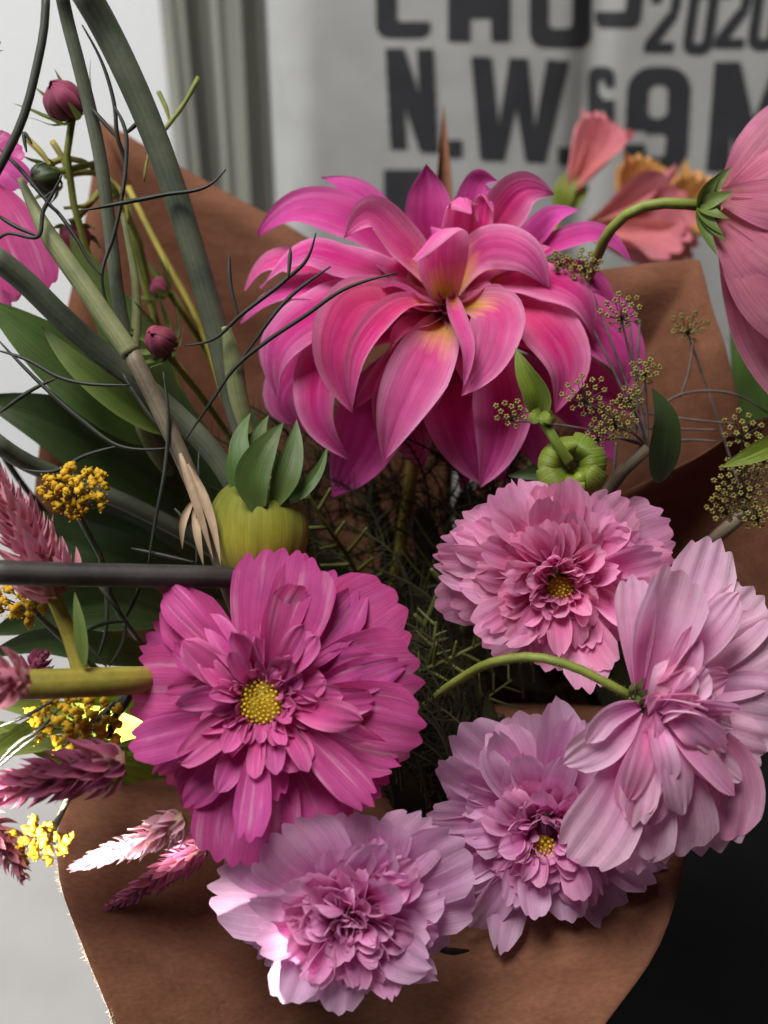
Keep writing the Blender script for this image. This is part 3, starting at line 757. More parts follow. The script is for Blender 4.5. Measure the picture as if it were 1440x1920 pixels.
# ------------------------------------------------------------------ double cosmos
def cosmos(label, cx, cy, D, axis, outer, rings, mat_o, mat_i, disc=None, disc_off=(0, 0), seed=1, name='double_cosmos', dome=0.0, group=None, stem_mid=None):
    rnd = random.Random(seed); s = D / FPX
    az = Vector(axis).normalized()
    ax = Vector((1, 0, 0)); ax = (ax - az * ax.dot(az)).normalized(); ay = az.cross(ax)
    C = P(cx, cy, D)
    def loc(x, y, z):
        q = ax * x + ay * y + az * z
        return C + (RIGHT * q.x + UP * q.y - FWD * q.z) * s
    def dirw(q): return RIGHT * q.x + UP * q.y - FWD * q.z
    t = thing(name, label, 'cosmos', loc(0, 0, -40), group)
    def arc(phi, r0, z0, ln, e0, e1, side=0.0):
        pts = []; r, z, off = r0, z0, 0.0; n = 8
        for i in range(n + 1):
            pts.append(loc(math.cos(phi) * r - math.sin(phi) * off, math.sin(phi) * r + math.cos(phi) * off, z))
            e = lerp(e0, e1, i / n); r += math.cos(e) * ln / n; z += math.sin(e) * ln / n; off += side * ln / n * (i / n)
        return pts
    def nrm(phi, e):
        q = ax * (-math.cos(phi) * math.sin(e)) + ay * (-math.sin(phi) * math.sin(e)) + az * math.cos(e)
        return dirw(q)
    for k, (ang, ln, w, e0, e1) in enumerate(outer):
        phi = R(ang)
        petal(t, arc(phi, 12, rnd.uniform(-12, 0) - (k % 2) * 8, ln - 12, R(e0 + rnd.uniform(-4, 4)), R(e1 + rnd.uniform(-14, 10)), rnd.uniform(-.12, .12)), w * s * rnd.uniform(.92, 1.05), 'cosmos', M[mat_o], nrm(phi, R(e0)),
              cup=(.9, .2, rnd.uniform(-.3, .15)), teeth=rnd.choice((4, 5, 6)) if w > 120 else 3, tooth=.07, roundoff=.16, ridge=rnd.uniform(.004, .014), ridge_n=rnd.choice((2, 3, 4)),
              ruffle=rnd.uniform(.025, .06), roll=(0, rnd.uniform(-.15, .15)), nu=18, nv=30, seed=rnd.randint(0, 9999))
    for (n, r0, z0, l0, l1, w0, w1, e0, e1, cu, toothed) in rings:
        ph0 = rnd.uniform(0, 6.28)
        for k in range(n):
            phi = ph0 + 2 * math.pi * (k + rnd.uniform(-.6, .6)) / n
            ln = rnd.uniform(l0, l1) * rnd.uniform(.72, 1.12); ea = R(e0 + rnd.uniform(-20, 20)); eb = R(e1 + rnd.uniform(-38, 38))
            w = rnd.uniform(w0, w1) * s
            roll = rnd.uniform(-1.0, 1.0) * (.35 if l1 > 125 else 1.0)
            petal(t, arc(phi, r0 * rnd.uniform(.8, 1.15), z0 + rnd.uniform(-6, 6), ln, ea, eb, rnd.uniform(-.5, .5)), w,
                  'cosmos' if toothed and rnd.random() < .7 else 'oval', M[mat_o if l1 > 170 else mat_i], nrm(phi, ea),
                  cup=(1.6, cu * rnd.uniform(.3, 1.4), cu * rnd.uniform(-.5, 1.2)), roll=(0, roll), teeth=3 if toothed else 0, tooth=.07, roundoff=.16 if toothed else 0,
                  ridge=.026, ridge_n=3, ruffle=rnd.uniform(.02, .09), nu=12, nv=12, seed=rnd.randint(0, 99999))
    if disc:
        rd, nb, zh = disc; m = MB()
        for k in range(nb):
            rr0 = rd * math.sqrt((k + .5) / nb); a = k * 2.39996
            z = zh * (1 - (rr0 / rd) ** 2) + dome
            b = rd / math.sqrt(nb) * .80 * (1.0 if rr0 > rd * .55 else .72)
            m.add([loc(disc_off[0] + rr0 * math.cos(a), disc_off[1] + rr0 * math.sin(a), z + 3) + w * (b * s) for w in ICO_V], ICO_F)
        v = [loc(disc_off[0] + rd * .93 * math.cos(a * .3927), disc_off[1] + rd * .93 * math.sin(a * .3927), dome - 4) for a in range(16)]
        v.append(loc(disc_off[0], disc_off[1], zh + dome - 4)); m.add(v, [(i, (i + 1) % 16, 16) for i in range(16)])
        o = m.build('disc_florets', M['disc'], t); o['kind'] = 'stuff'
    # calyx and stem behind
    m = MB(); c = loc(0, 0, -16)
    m.add([c + w * (26 * s) for w in ICO_V], ICO_F); m.build('calyx', M['sepal'], t)
    mid = stem_mid or [loc(0, 0, -90), BIND.lerp(loc(0, 0, -60), .5) + Vector((0, .01, .0))]
    stem_to_bind(t, loc(0, 0, -20), mid, 9, D, M['stem_green'])
    return t

cosmos('deep magenta double cosmos with a round yellow centre and pale streaked petals', 495, 1312, .285, (-.05, .03, 1),
       [(80, 292, 215, 6, -4), (55, 285, 150, 4, -6), (38, 325, 190, 2, -8), (12, 305, 190, 4, -4), (-12, 312, 170, 4, -6), (-38, 290, 190, 2, -10), (-62, 285, 150, 0, -8), (-97, 318, 200, 8, -6),
        (-122, 270, 140, 2, -8), (-146, 265, 200, 4, -6), (176, 262, 190, 6, -4), (153, 270, 160, 3, -8), (134, 272, 120, 5, -3)],
       [(20, 42, 2, 165, 240, 56, 92, 12, 0, .5, True), (17, 42, 10, 115, 165, 40, 66, 26, 4, .8, False), (20, 40, 14, 75, 110, 32, 50, 42, 10, 1.1, False), (22, 40, 16, 45, 70, 26, 38, 56, 22, 1.3, False), (18, 40, 18, 24, 42, 20, 30, 65, 40, 1.3, False)],
       'magenta', 'magenta_in', disc=(46, 90, 16), dome=22, seed=21)
cosmos('dusty pink double cosmos with a yellow centre, beside the curled green sepals', 1040, 1078, .312, (-.02, -.22, 1),
       [(170, 232, 130, 0, -8), (196, 240, 110, -2, -8), (150, 215, 130, 6, 0), (122, 205, 150, 14, 6), (98, 190, 150, 18, 8), (70, 175, 130, 15, 5), (46, 200, 130, 6, 0), (20, 245, 170, 0, -10), (0, 240, 130, -2, -12),
        (-25, 210, 130, -2, -14), (-52, 195, 120, -2, -14), (-80, 190, 130, -2, -14), (-108, 180, 120, -2, -14), (-135, 190, 120, -2, -14), (-160, 205, 110, -2, -12)],
       [(22, 40, 8, 150, 195, 58, 90, 20, 2, .6, True), (24, 38, 16, 120, 160, 50, 78, 34, 8, .7, True), (26, 36, 26, 85, 120, 42, 64, 46, 16, 1.0, True), (26, 34, 36, 50, 80, 34, 52, 62, 30, 1.3, False), (24, 30, 46, 28, 45, 26, 38, 78, 60, 1.5, False)],
       'pink', 'pink_in', disc=(27, 40, 14), disc_off=(2, -14), dome=52, seed=33)
cosmos('pink double cosmos with a small yellow centre tucked under its paler drooping neighbour', 1018, 1530, .318, (-.08, -.20, 1),
       [(175, 185, 130, 4, -6), (200, 180, 120, 0, -10), (150, 215, 120, 5, -4), (128, 250, 120, 6, 0), (105, 225, 120, 10, 4), (80, 190, 130, 14, 5), (52, 200, 120, 8, 0), (20, 210, 130, 2, -8), (-10, 235, 130, 0, -10),
        (-35, 285, 150, -2, -12), (-60, 275, 140, -2, -14), (-85, 262, 140, -2, -14), (-110, 240, 130, -2, -14), (-140, 200, 120, -2, -12)],
       [(24, 40, 8, 175, 230, 62, 95, 18, 0, .6, True), (24, 38, 18, 140, 185, 54, 82, 32, 6, .7, True), (26, 36, 30, 95, 135, 46, 70, 46, 16, 1.0, True), (26, 34, 44, 55, 85, 38, 56, 62, 30, 1.3, False), (24, 30, 54, 30, 48, 28, 40, 78, 55, 1.5, False)],
       'lilac', 'rose', disc=(27, 40, 14), disc_off=(-6, -30), dome=62, seed=45)
cosmos('pale lilac pink double cosmos resting low on the brown paper', 655, 1700, .288, (.0, -.12, 1),
       [(176, 270, 150, 2, -6), (152, 265, 150, 8, 0), (124, 235, 190, 16, 8), (82, 212, 190, 18, 8), (52, 240, 140, 14, 6), (28, 262, 170, 8, 0), (2, 245, 150, 2, -8), (-25, 220, 150, 0, -10), (-55, 195, 150, -4, -14),
        (-82, 195, 140, -4, -14), (-108, 200, 140, -4, -14), (-135, 230, 150, -2, -12), (-160, 235, 130, 0, -10)],
       [(18, 36, 8, 130, 180, 62, 100, 24, 4, .6, True), (20, 34, 18, 105, 145, 54, 84, 36, 10, .8, True), (24, 30, 30, 80, 120, 46, 70, 48, 18, 1.0, True), (24, 26, 40, 50, 80, 38, 56, 62, 34, 1.4, False), (18, 14, 48, 30, 52, 30, 44, 80, 65, 1.6, False)],
       'lilac', 'rose', disc=None, seed=52)

# pale cosmos seen from its side, hand laid
DS = .285; sS = DS / FPX
ps = thing('double_cosmos', 'pale pink double cosmos drooping sideways on a curved hairy stem, over the black surface', 'cosmos', P(1190, 1310, DS + .01))
def sp(pts, w, kind='cosmos', mat='pale', cup=(1.0, .4, .3), n0=None, teeth=4, **kw):
    petal(ps, [P(x, y, DS - z * sS) for x, y, z in pts], w * sS, kind, M[mat], n0 or TOV, cup=cup, teeth=teeth if kind == 'cosmos' else 0, tooth=.06,
          roundoff=.15, ridge=.02, ridge_n=4, ruffle=.05, nu=18, nv=24, seed=len(ps.children) + 77, **kw)
sp([(1215, 1300, -60), (1290, 1150, -70), (1340, 1002, -80)], 130)
sp([(1225, 1300, -50), (1340, 1200, -60), (1425, 1105, -70)], 130)
sp([(1240, 1310, -50), (1370, 1240, -60), (1470, 1180, -70)], 160)
sp([(1240, 1320, -50), (1360, 1330, -50), (1480, 1350, -60)], 170)
sp([(1230, 1340, -40), (1340, 1400, -40), (1435, 1420, -50)], 150)
sp([(1220, 1340, -50), (1300, 1480, -30), (1335, 1605, -40)], 170)
sp([(1210, 1350, -30), (1250, 1490, 0), (1265, 1615, -20)], 170)
sp([(1190, 1345, -30), (1195, 1490, 0), (1180, 1640, -20)], 150)
sp([(1180, 1350, -20), (1160, 1480, 10), (1075, 1622, 0)], 140)
sp([(1230, 1320, -20), (1360, 1470, -10), (1345, 1580, -20)], 140, mat='pink')
sp([(1230, 1350, 0), (1320, 1420, 20), (1390, 1465, 10)], 70, 'oval')
sp([(1250, 1280, 0), (1340, 1170, 0), (1385, 1110, 0)], 80, 'oval')
sp([(1200, 1310, 0), (1225, 1180, 10), (1268, 1062, 45)], 185, cup=(1.6, 1.5, 1.0), roll=(0, .25))
sp([(1195, 1305, -10), (1190, 1180, 5), (1185, 1075, 10)], 80, cup=(1.2, .8, .4), teeth=3)
sp([(1195, 1330, 0), (1130, 1390, 30), (1058, 1432, 20)], 85, 'oval', cup=(1.2, .4, .5))
sp([(1200, 1322, 5), (1130, 1350, 45), (1100, 1395, 40)], 55, 'oval', cup=(1.0, .9, .9))
rndp = random.Random(5)
for k in range(44):
    a = rndp.uniform(-1.9, 1.2); ln = rndp.uniform(70, 165); z = rndp.uniform(0, 55)
    x0, y0 = 1225 + rndp.uniform(-12, 25), 1325 + rndp.uniform(-15, 20)
    if a < -.6: ln *= 1.45
    x1 = x0 + math.cos(a) * ln; y1 = y0 - math.sin(a) * ln
    mx, my = (x0 + x1) / 2 + rndp.uniform(-12, 12), (y0 + y1) / 2 + rndp.uniform(-12, 12)
    sp([(x0, y0, -10), (mx, my, z * .8 + 20), (x1, y1, z)], rndp.uniform(50, 90), 'oval' if k % 3 else 'cosmos', 'pale' if k % 2 else 'pink', cup=(1.4, rndp.uniform(.2, 1.0), rndp.uniform(-.4, 1.0)), roll=(0, rndp.uniform(-.6, .6)), teeth=3)
for k in range(5):
    a = k / 5 * 6.28
    petal(ps, [P(1188, 1308, DS), P(1194 + 12 * math.cos(a), 1300 + 14 * math.sin(a), DS - .003), P(1206 + 20 * math.cos(a), 1296 + 26 * math.sin(a), DS)], 16 * sS, 'lance', M['sepal'], TOV, name='sepal', nu=8, nv=4)
px_tube('stem', [(1192, 1310, .287), (1140, 1282, .288), (1075, 1250, .29), (1005, 1232, .293), (930, 1240, .30), (860, 1275, .315), (800, 1322, .335), (740, 1420, .42), (720, 1520, .575)], [7, 8, 9, 10, 10, 11, 11], M['stem_green'], ps, 10, 60)
# fine hairs on that stem
m = MB(); rnd = random.Random(8)
path = crom([P(*p) for p in [(1192, 1310, .287), (1140, 1282, .288), (1075, 1250, .29), (1005, 1232, .293), (930, 1240, .30), (860, 1275, .315)]], 60)
for i in range(500):
    k = rnd.randint(0, 58); p = path[k].lerp(path[k + 1], rnd.random()); T = (path[k + 1] - path[k]).normalized()
    o_ = Vector((rnd.gauss(0, 1), rnd.gauss(0, 1), rnd.gauss(0, 1))); o_ = (o_ - T * o_.dot(T)).normalized(); sd = T * .00006
    m.add([p + o_ * .0013 - sd, p + o_ * .0013 + sd, p + o_ * rnd.uniform(.0018, .0024)], [(0, 1, 2)])
o = m.build('stem_hairs', M['stem_green'], ps); o['kind'] = 'stuff'

# ------------------------------------------------------------------ peach flower at the right edge (seen from behind)
DP = .33; sP = DP / FPX
pf = thing('peach_flower', 'big peach pink flower turned away, green calyx on an arching lime stem', 'flower', P(1330, 390, DP))
def fp(pts, w, mat='peach', cup=(.9, -.5, -.2), kind='oval', **kw):
    petal(pf, [P(x, y, DP - z * sP) for x, y, z in pts], w * sP, kind, M[mat], TOV, cup=cup, ridge=.010, ridge_n=5, ruffle=.015, nu=18, nv=16, seed=len(pf.children) + 5, **kw)
fp([(1356, 360, -40), (1418, 285, -40), (1500, 195, -60)], 100)
fp([(1350, 390, -20), (1450, 345, -10), (1570, 290, -40)], 140)
fp([(1360, 440, -40), (1425, 590, -60), (1530, 770, -80)], 135)
fp([(1348, 400, 0), (1450, 470, 20), (1590, 520, -20)], 230, cup=(.9, -.7, -.4))
fp([(1350, 370, 4), (1440, 380, 26), (1560, 370, 0)], 110, cup=(.9, -.6, -.3))
fp([(1350, 430, 2), (1430, 540, 16), (1540, 640, -10)], 120, cup=(.9, -.5, -.3))
fp([(1352, 390, -60), (1480, 420, -90), (1600, 420, -100)], 260)
fp([(1358, 430, -50), (1460, 600, -80), (1580, 700, -100)], 170)
for k, (x, y) in enumerate([(1372, 312), (1352, 325), (1362, 455), (1345, 480), (1368, 410), (1375, 360), (1356, 440)]):
    petal(pf, [P(1312, 388, DP - .001), P(lerp(1312, x, .6) - 8, lerp(388, y, .55), DP - .006), P(x, y, DP - .007)], 30 * sP, 'lance', M['sepal'], TOV, name='sepal', cup=(1, .5, .3), nu=10, nv=6)
m = MB(); c = P(1330, 390, DP); m.add([c + RIGHT * w.x * 24 * sP + UP * w.y * 34 * sP + FWD * w.z * 26 * sP for w in ICO_V], ICO_F); m.build('calyx', M['sepal'], pf)
px_tube('stem', [(1322, 386, .33), (1280, 382, .33), (1230, 382, .332), (1185, 395, .335), (1150, 425, .34), (1120, 480, .355), (1060, 700, .42), (900, 1100, .5), (730, 1500, .575)], [9, 9, 9, 9, 9, 10, 10], M['stem_green'], pf, 10, 60)

# ------------------------------------------------------------------ soft flowers behind, right
def trumpet(label, cx, cy, D, ang, ln, flare, mat, seed, calyx=True, wmul=1.0):
    rnd = random.Random(seed); s = D / FPX
    t = thing('trumpet_flower', label, 'flower', P(cx, cy, D))
    ca, sa = math.cos(R(ang)), math.sin(R(ang))
    for k in range(6):
        a = k / 6 * 6.283 + .4
        off = math.sin(a); dz = math.cos(a)
        pts = []
        for u, q in ((0, .12), (.35, .3), (.7, .6), (1.0, 1.0)):
            x = cx + ca * ln * u - sa * off * flare * q; y = cy - sa * ln * u - ca * off * flare * q
            pts.append(P(x, y, D - dz * flare * q * s))
        petal(t, pts, flare * 1.25 * s * wmul, 'cosmos', M[mat], TOV * dz + (UP * ca - RIGHT * sa) * off * -1, cup=(1.2, .8, .2), teeth=4, tooth=.08, roundoff=.1, ridge=.02, ruffle=.04, nu=12, nv=12, seed=rnd.randint(0, 999))
    if calyx:
        for k in range(5):
            a = k / 5 * 6.283
            pts = [P(cx - ca * 24, cy + sa * 24, D), P(cx + ca * 5 - sa * math.sin(a) * 20, cy - sa * 5 - ca * math.sin(a) * 20, D - math.cos(a) * 20 * s), P(cx + ca * 45 - sa * math.sin(a) * 26, cy - sa * 45 - ca * math.sin(a) * 26, D - math.cos(a) * 26 * s)]
            petal(t, pts, 26 * s, 'lance', M['lime'], TOV, name='sepal', nu=8, nv=5)
        stem_to_bind(t, P(cx - ca * 22, cy + sa * 22, D), [P(cx - ca * 90, cy + sa * 130, D + .005), P(980, 800, D)], 10, D, M['stem_green'])
    return t
trumpet('coral pink funnel flower pointing upward before the printed sack', 1062, 372, .58, 62, 170, 58, 'coral', 3)
trumpet('dusty coral flower with wide petals under the amber bloom', 1100, 430, .56, 8, 185, 92, 'coral', 4, False, 1.3)
trumpet('small amber orange flower standing beside the coral funnel flower', 1165, 440, .60, 68, 150, 58, 'amber', 5, False, 1.1)
trumpet('amber orange flower half hidden behind the arching lime stem', 1225, 470, .61, 48, 165, 72, 'amber', 6, False, 1.1)

# ------------------------------------------------------------------ magenta flower at the left edge
DM = .335; sM = DM / FPX
lf = thing('magenta_flower', 'bright magenta flower cut by the frame, beside the pale fennel stem', 'cosmos', P(-40, 330, DM))
for pts, w in (([(-30, 300, 0), (0, 285, 10), (38, 268, 0)], 70), ([(-30, 330, 0), (20, 430, 20), (75, 560, 0)], 130), ([(-40, 360, -10), (-20, 460, 0), (-5, 585, -10)], 130), ([(-50, 330, 0), (-120, 380, 10), (-170, 450, 0)], 130), ([(-50, 300, 0), (-100, 240, 10), (-140, 180, 0)], 130), ([(-30, 310, 8), (15, 320, 20), (48, 352, 10)], 60)):
    petal(lf, [P(x, y, DM - z * sM) for x, y, z in pts], w * sM, 'cosmos', M['magenta'], TOV, cup=(.9, .3, .3), teeth=4, roundoff=.14, ridge=.015, ruffle=.02, nu=14, nv=18, seed=len(lf.children) + 300)
m = MB(); c = P(-40, 325, DM + .002); m.add([c + w * .005 for w in ICO_V], ICO_F); m.build('calyx', M['sepal'], lf)
stem_to_bind(lf, P(-40, 328, DM + .004), [P(20, 600, .37), P(200, 850, .42)], 9, DM, M['stem_green'])

# ------------------------------------------------------------------ fennel stalks and threads
def stalk(label, parts, threads, name='fennel_stalk'):
    p0 = parts[0][0]
    t = thing(name, label, 'fennel', P(*p0[-1]), 'fennel stalks among the flowers')
    for pix, rad, mat in parts: px_tube('stem', pix, rad, M[mat], t, 12, 10 * len(pix))
    for pix in threads:
        rr1 = 4.2; px_tube('leaf_thread', pix, [rr1 * .35, rr1 * .85, rr1, rr1, rr1 * .9, rr1 * .75, rr1 * .35], M['fennel_dark'], t, 6, 5 * len(pix))
    return t
def D_(pts, d0, d1=None):
    d1 = d1 or d0; n = len(pts) - 1
    return [(x, y, lerp(d0, d1, i / max(1, n))) for i, (x, y) in enumerate(pts)]
stalk('thickest grey green fennel stalk bending down in front of the paper peak',
      [(D_([(150, -30), (185, 30), (245, 150), (310, 310), (365, 480), (408, 630), (440, 760), (480, 880)], .29, .335) + [(600, 1200, .45), (700, 1500, .575)], [23, 21, 20, 19, 17, 16, 15, 14, 13], 'fennel'),
       (D_([(424, 612), (436, 670), (446, 740), (466, 815)], .315, .325), [9, 19, 18, 14], 'fennel_pale')],
      [D_([(592, 437), (575, 487), (535, 525), (450, 592), (400, 636), (346, 648)], .30, .315), D_([(545, 465), (541, 520)], .30), D_([(745, 512), (640, 545), (575, 590), (500, 640), (440, 690), (395, 755), (345, 828)], .30, .31),
       D_([(430, 475), (433, 540), (448, 592)], .31), D_([(620, 500), (540, 560), (470, 650), (440, 690)], .315)])
stalk('slim straight dark fennel stalk crossing in front of a burgundy bud',
      [(D_([(112, -30), (122, 20), (150, 130), (185, 280), (205, 420), (222, 560), (245, 680)], .30, .33) + [(420, 1000, .43), (690, 1480, .575)], [11, 11.5, 12, 11, 11], 'fennel')],
      [D_([(154, 47), (194, 124), (214, 194), (222, 264), (233, 296), (229, 366), (214, 440), (191, 517), (205, 590), (218, 640)], .30, .32), D_([(171, 202), (222, 261)], .31), D_([(214, 198), (235, 245), (237, 296), (229, 366)], .30), D_([(233, 253), (286, 206)], .31),
       D_([(148, 396), (206, 385), (303, 366), (397, 344), (424, 317)], .305), D_([(110, 352), (86, 373), (110, 400), (145, 450), (171, 494), (191, 517)], .305)])
stalk('thin dark fennel stalk curving past the left edge of the white wall',
      [(D_([(86, -20), (83, 50), (70, 120), (40, 230), (0, 312), (-60, 420)], .29) + [(-20, 800, .36), (400, 1250, .48), (690, 1500, .575)], [6.5, 6.5, 6], 'fennel_dark')],
      [D_([(-5, 275), (43, 323), (82, 370), (110, 400)], .295), D_([(117, 327), (97, 366), (82, 393), (72, 443), (8, 440), (-20, 470)], .295), D_([(-10, 400), (30, 425), (72, 443)], .295), D_([(50, 285), (46, 250), (60, 270)], .30)])
t = stalk('jointed fennel stalk, pale above its knot and brown with split papery sheath below',
      [(D_([(38, 335), (85, 430), (160, 540), (246, 664)], .30, .302), [6, 18, 19, 19], 'fennel_pale'),
       (D_([(242, 652), (300, 770), (342, 860), (385, 965), (425, 1090)], .302, .30) + [(560, 1250, .40), (700, 1500, .575)], [14, 13, 16, 18, 16, 12, 12], 'fennel_brown')],
      [D_([(306, 697), (315, 772), (310, 876), (292, 972), (277, 1063)], .298), D_([(373, 847), (372, 930), (368, 1065)], .295), D_([(327, 953), (350, 980), (371, 1022)], .295), D_([(246, 1028), (300, 1040), (367, 1055)], .30)])
for pts, w in (([(338, 850, .297), (365, 930, .293), (400, 1050, .294)], 22), ([(352, 870, .296), (390, 950, .292), (414, 1060, .292)], 24), ([(362, 940, .297), (345, 975, .294), (342, 1030, .296)], 18), ([(366, 950, .297), (372, 1010, .292), (382, 1062, .293)], 20)):
    petal(t, [P(*p) for p in pts], w * .3 / FPX, 'lance', M['papery'], TOV, name='papery_sheath', cup=(1.5, 1.0, .8), nu=12, nv=6)
stalk('dark smooth fennel stalk running under the pale jointed one',
      [(D_([(-20, 475), (40, 522), (110, 590), (190, 662), (290, 742), (400, 850), (470, 960)], .305, .34) + [(700, 1500, .575)], [20, 20, 19, 18, 16, 14, 12], 'fennel')],
      [D_([(-5, 636), (79, 722), (154, 788), (223, 836), (317, 840)], .30), D_([(-5, 657), (50, 674), (110, 707), (246, 722)], .30), D_([(-5, 778), (62, 730), (110, 707)], .30), D_([(42, 880), (100, 884), (158, 855), (223, 836)], .30), D_([(230, 700), (300, 800), (345, 840)], .303)])
stalk('green sheathed fennel stalk with a beige stripe rising before the brown paper',
      [(D_([(229, 400), (240, 450), (254, 530), (256, 600), (250, 680)], .325, .33) + [(420, 1000, .43), (700, 1500, .575)], [4, 13, 16, 14, 11, 10], 'fennel_pale')], [])
stalk('dark fennel stalk lying level over the pink celosia plume',
      [(D_([(-30, 1072), (120, 1077), (270, 1079), (405, 1082), (470, 1086)], .268, .300) + [(600, 1200, .38), (710, 1510, .575)], [19, 18, 18, 16, 15, 12, 12], 'fennel_plum')],
      [D_([(181, 1093), (210, 1130), (235, 1162)], .29), D_([(266, 1085), (252, 1125), (237, 1157)], .29), D_([(159, 1185), (200, 1168), (240, 1166)], .29), D_([(237, 1165), (230, 1206), (205, 1249)], .29), D_([(159, 1203), (200, 1250)], .29), D_([(190, 1080), (200, 1130), (195, 1200), (180, 1240)], .30)])
stalk('dark fennel stalk slanting down over the deep green leaves',
      [(D_([(-20, 820), (40, 862), (110, 893), (230, 940), (330, 990)], .315, .36) + [(700, 1500, .575)], [15, 15, 14, 11, 10, 10], 'fennel')], [])
stalk('low dark fennel stalk arching below the olive celosia stem',
      [(D_([(250, 1290), (235, 1318), (213, 1350), (205, 1385)], .29) , [8, 8, 7, 6], 'fennel_dark')],
      [D_([(-5, 1364), (64, 1334), (105, 1310)], .285), D_([(-5, 1432), (42, 1387), (71, 1370), (110, 1330)], .285), D_([(-5, 1440), (45, 1397), (80, 1372)], .286), D_([(215, 1315), (195, 1350), (185, 1370)], .29)])

# ------------------------------------------------------------------ yellow fennel umbels
def yellow_umbel(label, cx, cy, D, rad, n, hub, stem, seed, dens=6):
    rnd = random.Random(seed); s = D / FPX
    t = thing('fennel_umbel', label, 'fennel flower', P(hub[0], hub[1], D + .004), 'yellow fennel umbels')
    H = P(hub[0], hub[1], D + .004)
    rays = MB()
    for k in range(n):
        a = k * 2.39996; q = math.sqrt((k + .4) / n)
        x = cx + math.cos(a) * rad * q * 1.1; y = cy + math.sin(a) * rad * q * .72
        c = P(x, y, D - (1 - q) * rad * .5 * s)
        rays.add(*tube_data([H, H.lerp(c, .5) + UP * -.0006, c], [1.8 * s, 1.3 * s], 5, 6, False))
        fl = MB()
        for j in range(dens):
            b = rnd.uniform(0, 6.28); e = rnd.uniform(.1, 1)
            off = (RIGHT * math.cos(b) * e + UP * math.sin(b) * e - FWD * rnd.uniform(-.2, .7)) * (8.5 * s)
            rb_ = rnd.uniform(5.5, 9.0) * s; fl.add([c + off + w * (rb_ * rnd.choice((.55, .8, 1.0, 1.35))) for w in ICO_V], ICO_F)
            # tiny stamens
            st = off.normalized() * (rnd.uniform(7, 12) * s); sd = st.cross(FWD).normalized() * (.9 * s)
            p = c + off; fl.add([p - sd, p + sd, p + st], [(0, 1, 2)]); ball(fl, p + st, 1.7 * s)
        fl.build('floret', M['yellow'], t)
    rays.build('rays', M['ray'], t)
    if stem: px_tube('stem', stem, [5, 5], M['fennel'], t, 7, 20)
    return t
yellow_umbel('golden fennel umbel above the pink celosia plume', 140, 918, .295, 66, 20, (143, 960), [(143, 960, .299), (160, 985, .30), (185, 1030, .305), (195, 1075, .31), (260, 1200, .36), (700, 1500, .575)], 1)
yellow_umbel('wide golden fennel umbel hanging under the olive celosia stem', 142, 1352, .29, 84, 30, (165, 1362), [(165, 1362, .294), (205, 1330, .30), (240, 1300, .31), (700, 1500, .575)], 2)
yellow_umbel('sunlit yellow fennel umbel by the torn corner of the paper', 75, 1578, .285, 54, 16, (92, 1572), [(92, 1572, .289), (115, 1540, .29), (128, 1500, .295), (180, 1420, .32), (700, 1500, .575)], 3)
yellow_umbel('golden fennel umbel half covered by the level dark stalk', 40, 1130, .30, 52, 14, (60, 1140), [(60, 1140, .304), (120, 1200, .32), (700, 1500, .575)], 4)

# ------------------------------------------------------------------ olive umbels at right
def olive_umbel(label, clusters, hub, stem, seed):
    rnd = random.Random(seed)
    t = thing('fennel_umbel', label, 'fennel flower', P(*hub), 'budding fennel umbels at right')
    H = P(*hub)
    for (cx, cy, d, rad, n) in clusters:
        s = d / FPX; m = MB(); ry = MB()
        C0 = P(cx, cy + rad * .4, d + .006)
        ry.add(*tube_data([H, H.lerp(C0, .5) + UP * .002, C0], [3.0 * s, 2.2 * s], 5, 8, False))
        for k in range(n):
            a = k * 2.39996; q = math.sqrt((k + .5) / n)
            x = cx + math.cos(a) * rad * q; y = cy + math.sin(a) * rad * q * .85
            c = P(x, y, d - (1 - q * q) * rad * .5 * s + rnd.uniform(-3, 3) * s)
            ry.add(*tube_data([C0, C0.lerp(c, .6) + FWD * .0004, c], [1.2 * s, .9 * s], 4, 3, False))
            for j in range(5):
                b = j / 5 * 6.283 + k
                o_ = (RIGHT * math.cos(b) + UP * math.sin(b) - FWD * rnd.uniform(0, .8)) * (3.6 * s)
                ball(m, c + o_, rnd.uniform(1.9, 3.2) * s)
        o = m.build('bud_cluster', M['olive_bud'], t); o['kind'] = 'stuff'
        ry.build('rays', M['ray'], t)
    px_tube('stem', stem, [11, 11, 9], M['fennel_brown'], t, 8, 24)
    return t
olive_umbel('bronze budding fennel umbel spread in front of the right side of the hot pink dahlia',
            [(1165, 583, .335, 42, 20), (1209, 694, .335, 30, 15), (1096, 738, .328, 46, 20), (1152, 785, .33, 46, 26), (1180, 745, .33, 28, 12), (958, 775, .328, 34, 14), (1095, 497, .345, 34, 16), (1050, 490, .345, 22, 9), (1120, 815, .332, 30, 12)],
            (1215, 838, .345), [(1215, 838, .345), (1180, 870, .347), (1150, 905, .352), (1110, 980, .37), (740, 1500, .575)], 5)
olive_umbel('dense olive fennel umbel under a lime leaf at the picture side of the brown paper',
            [(1395, 905, .33, 62, 46), (1430, 850, .335, 42, 20), (1360, 950, .335, 36, 18), (1420, 965, .33, 34, 16), (1390, 805, .34, 42, 16), (1290, 612, .36, 36, 14)],
            (1400, 960, .36), [(1400, 960, .36), (1340, 1010, .37), (1200, 1160, .42), (750, 1500, .575)], 6)
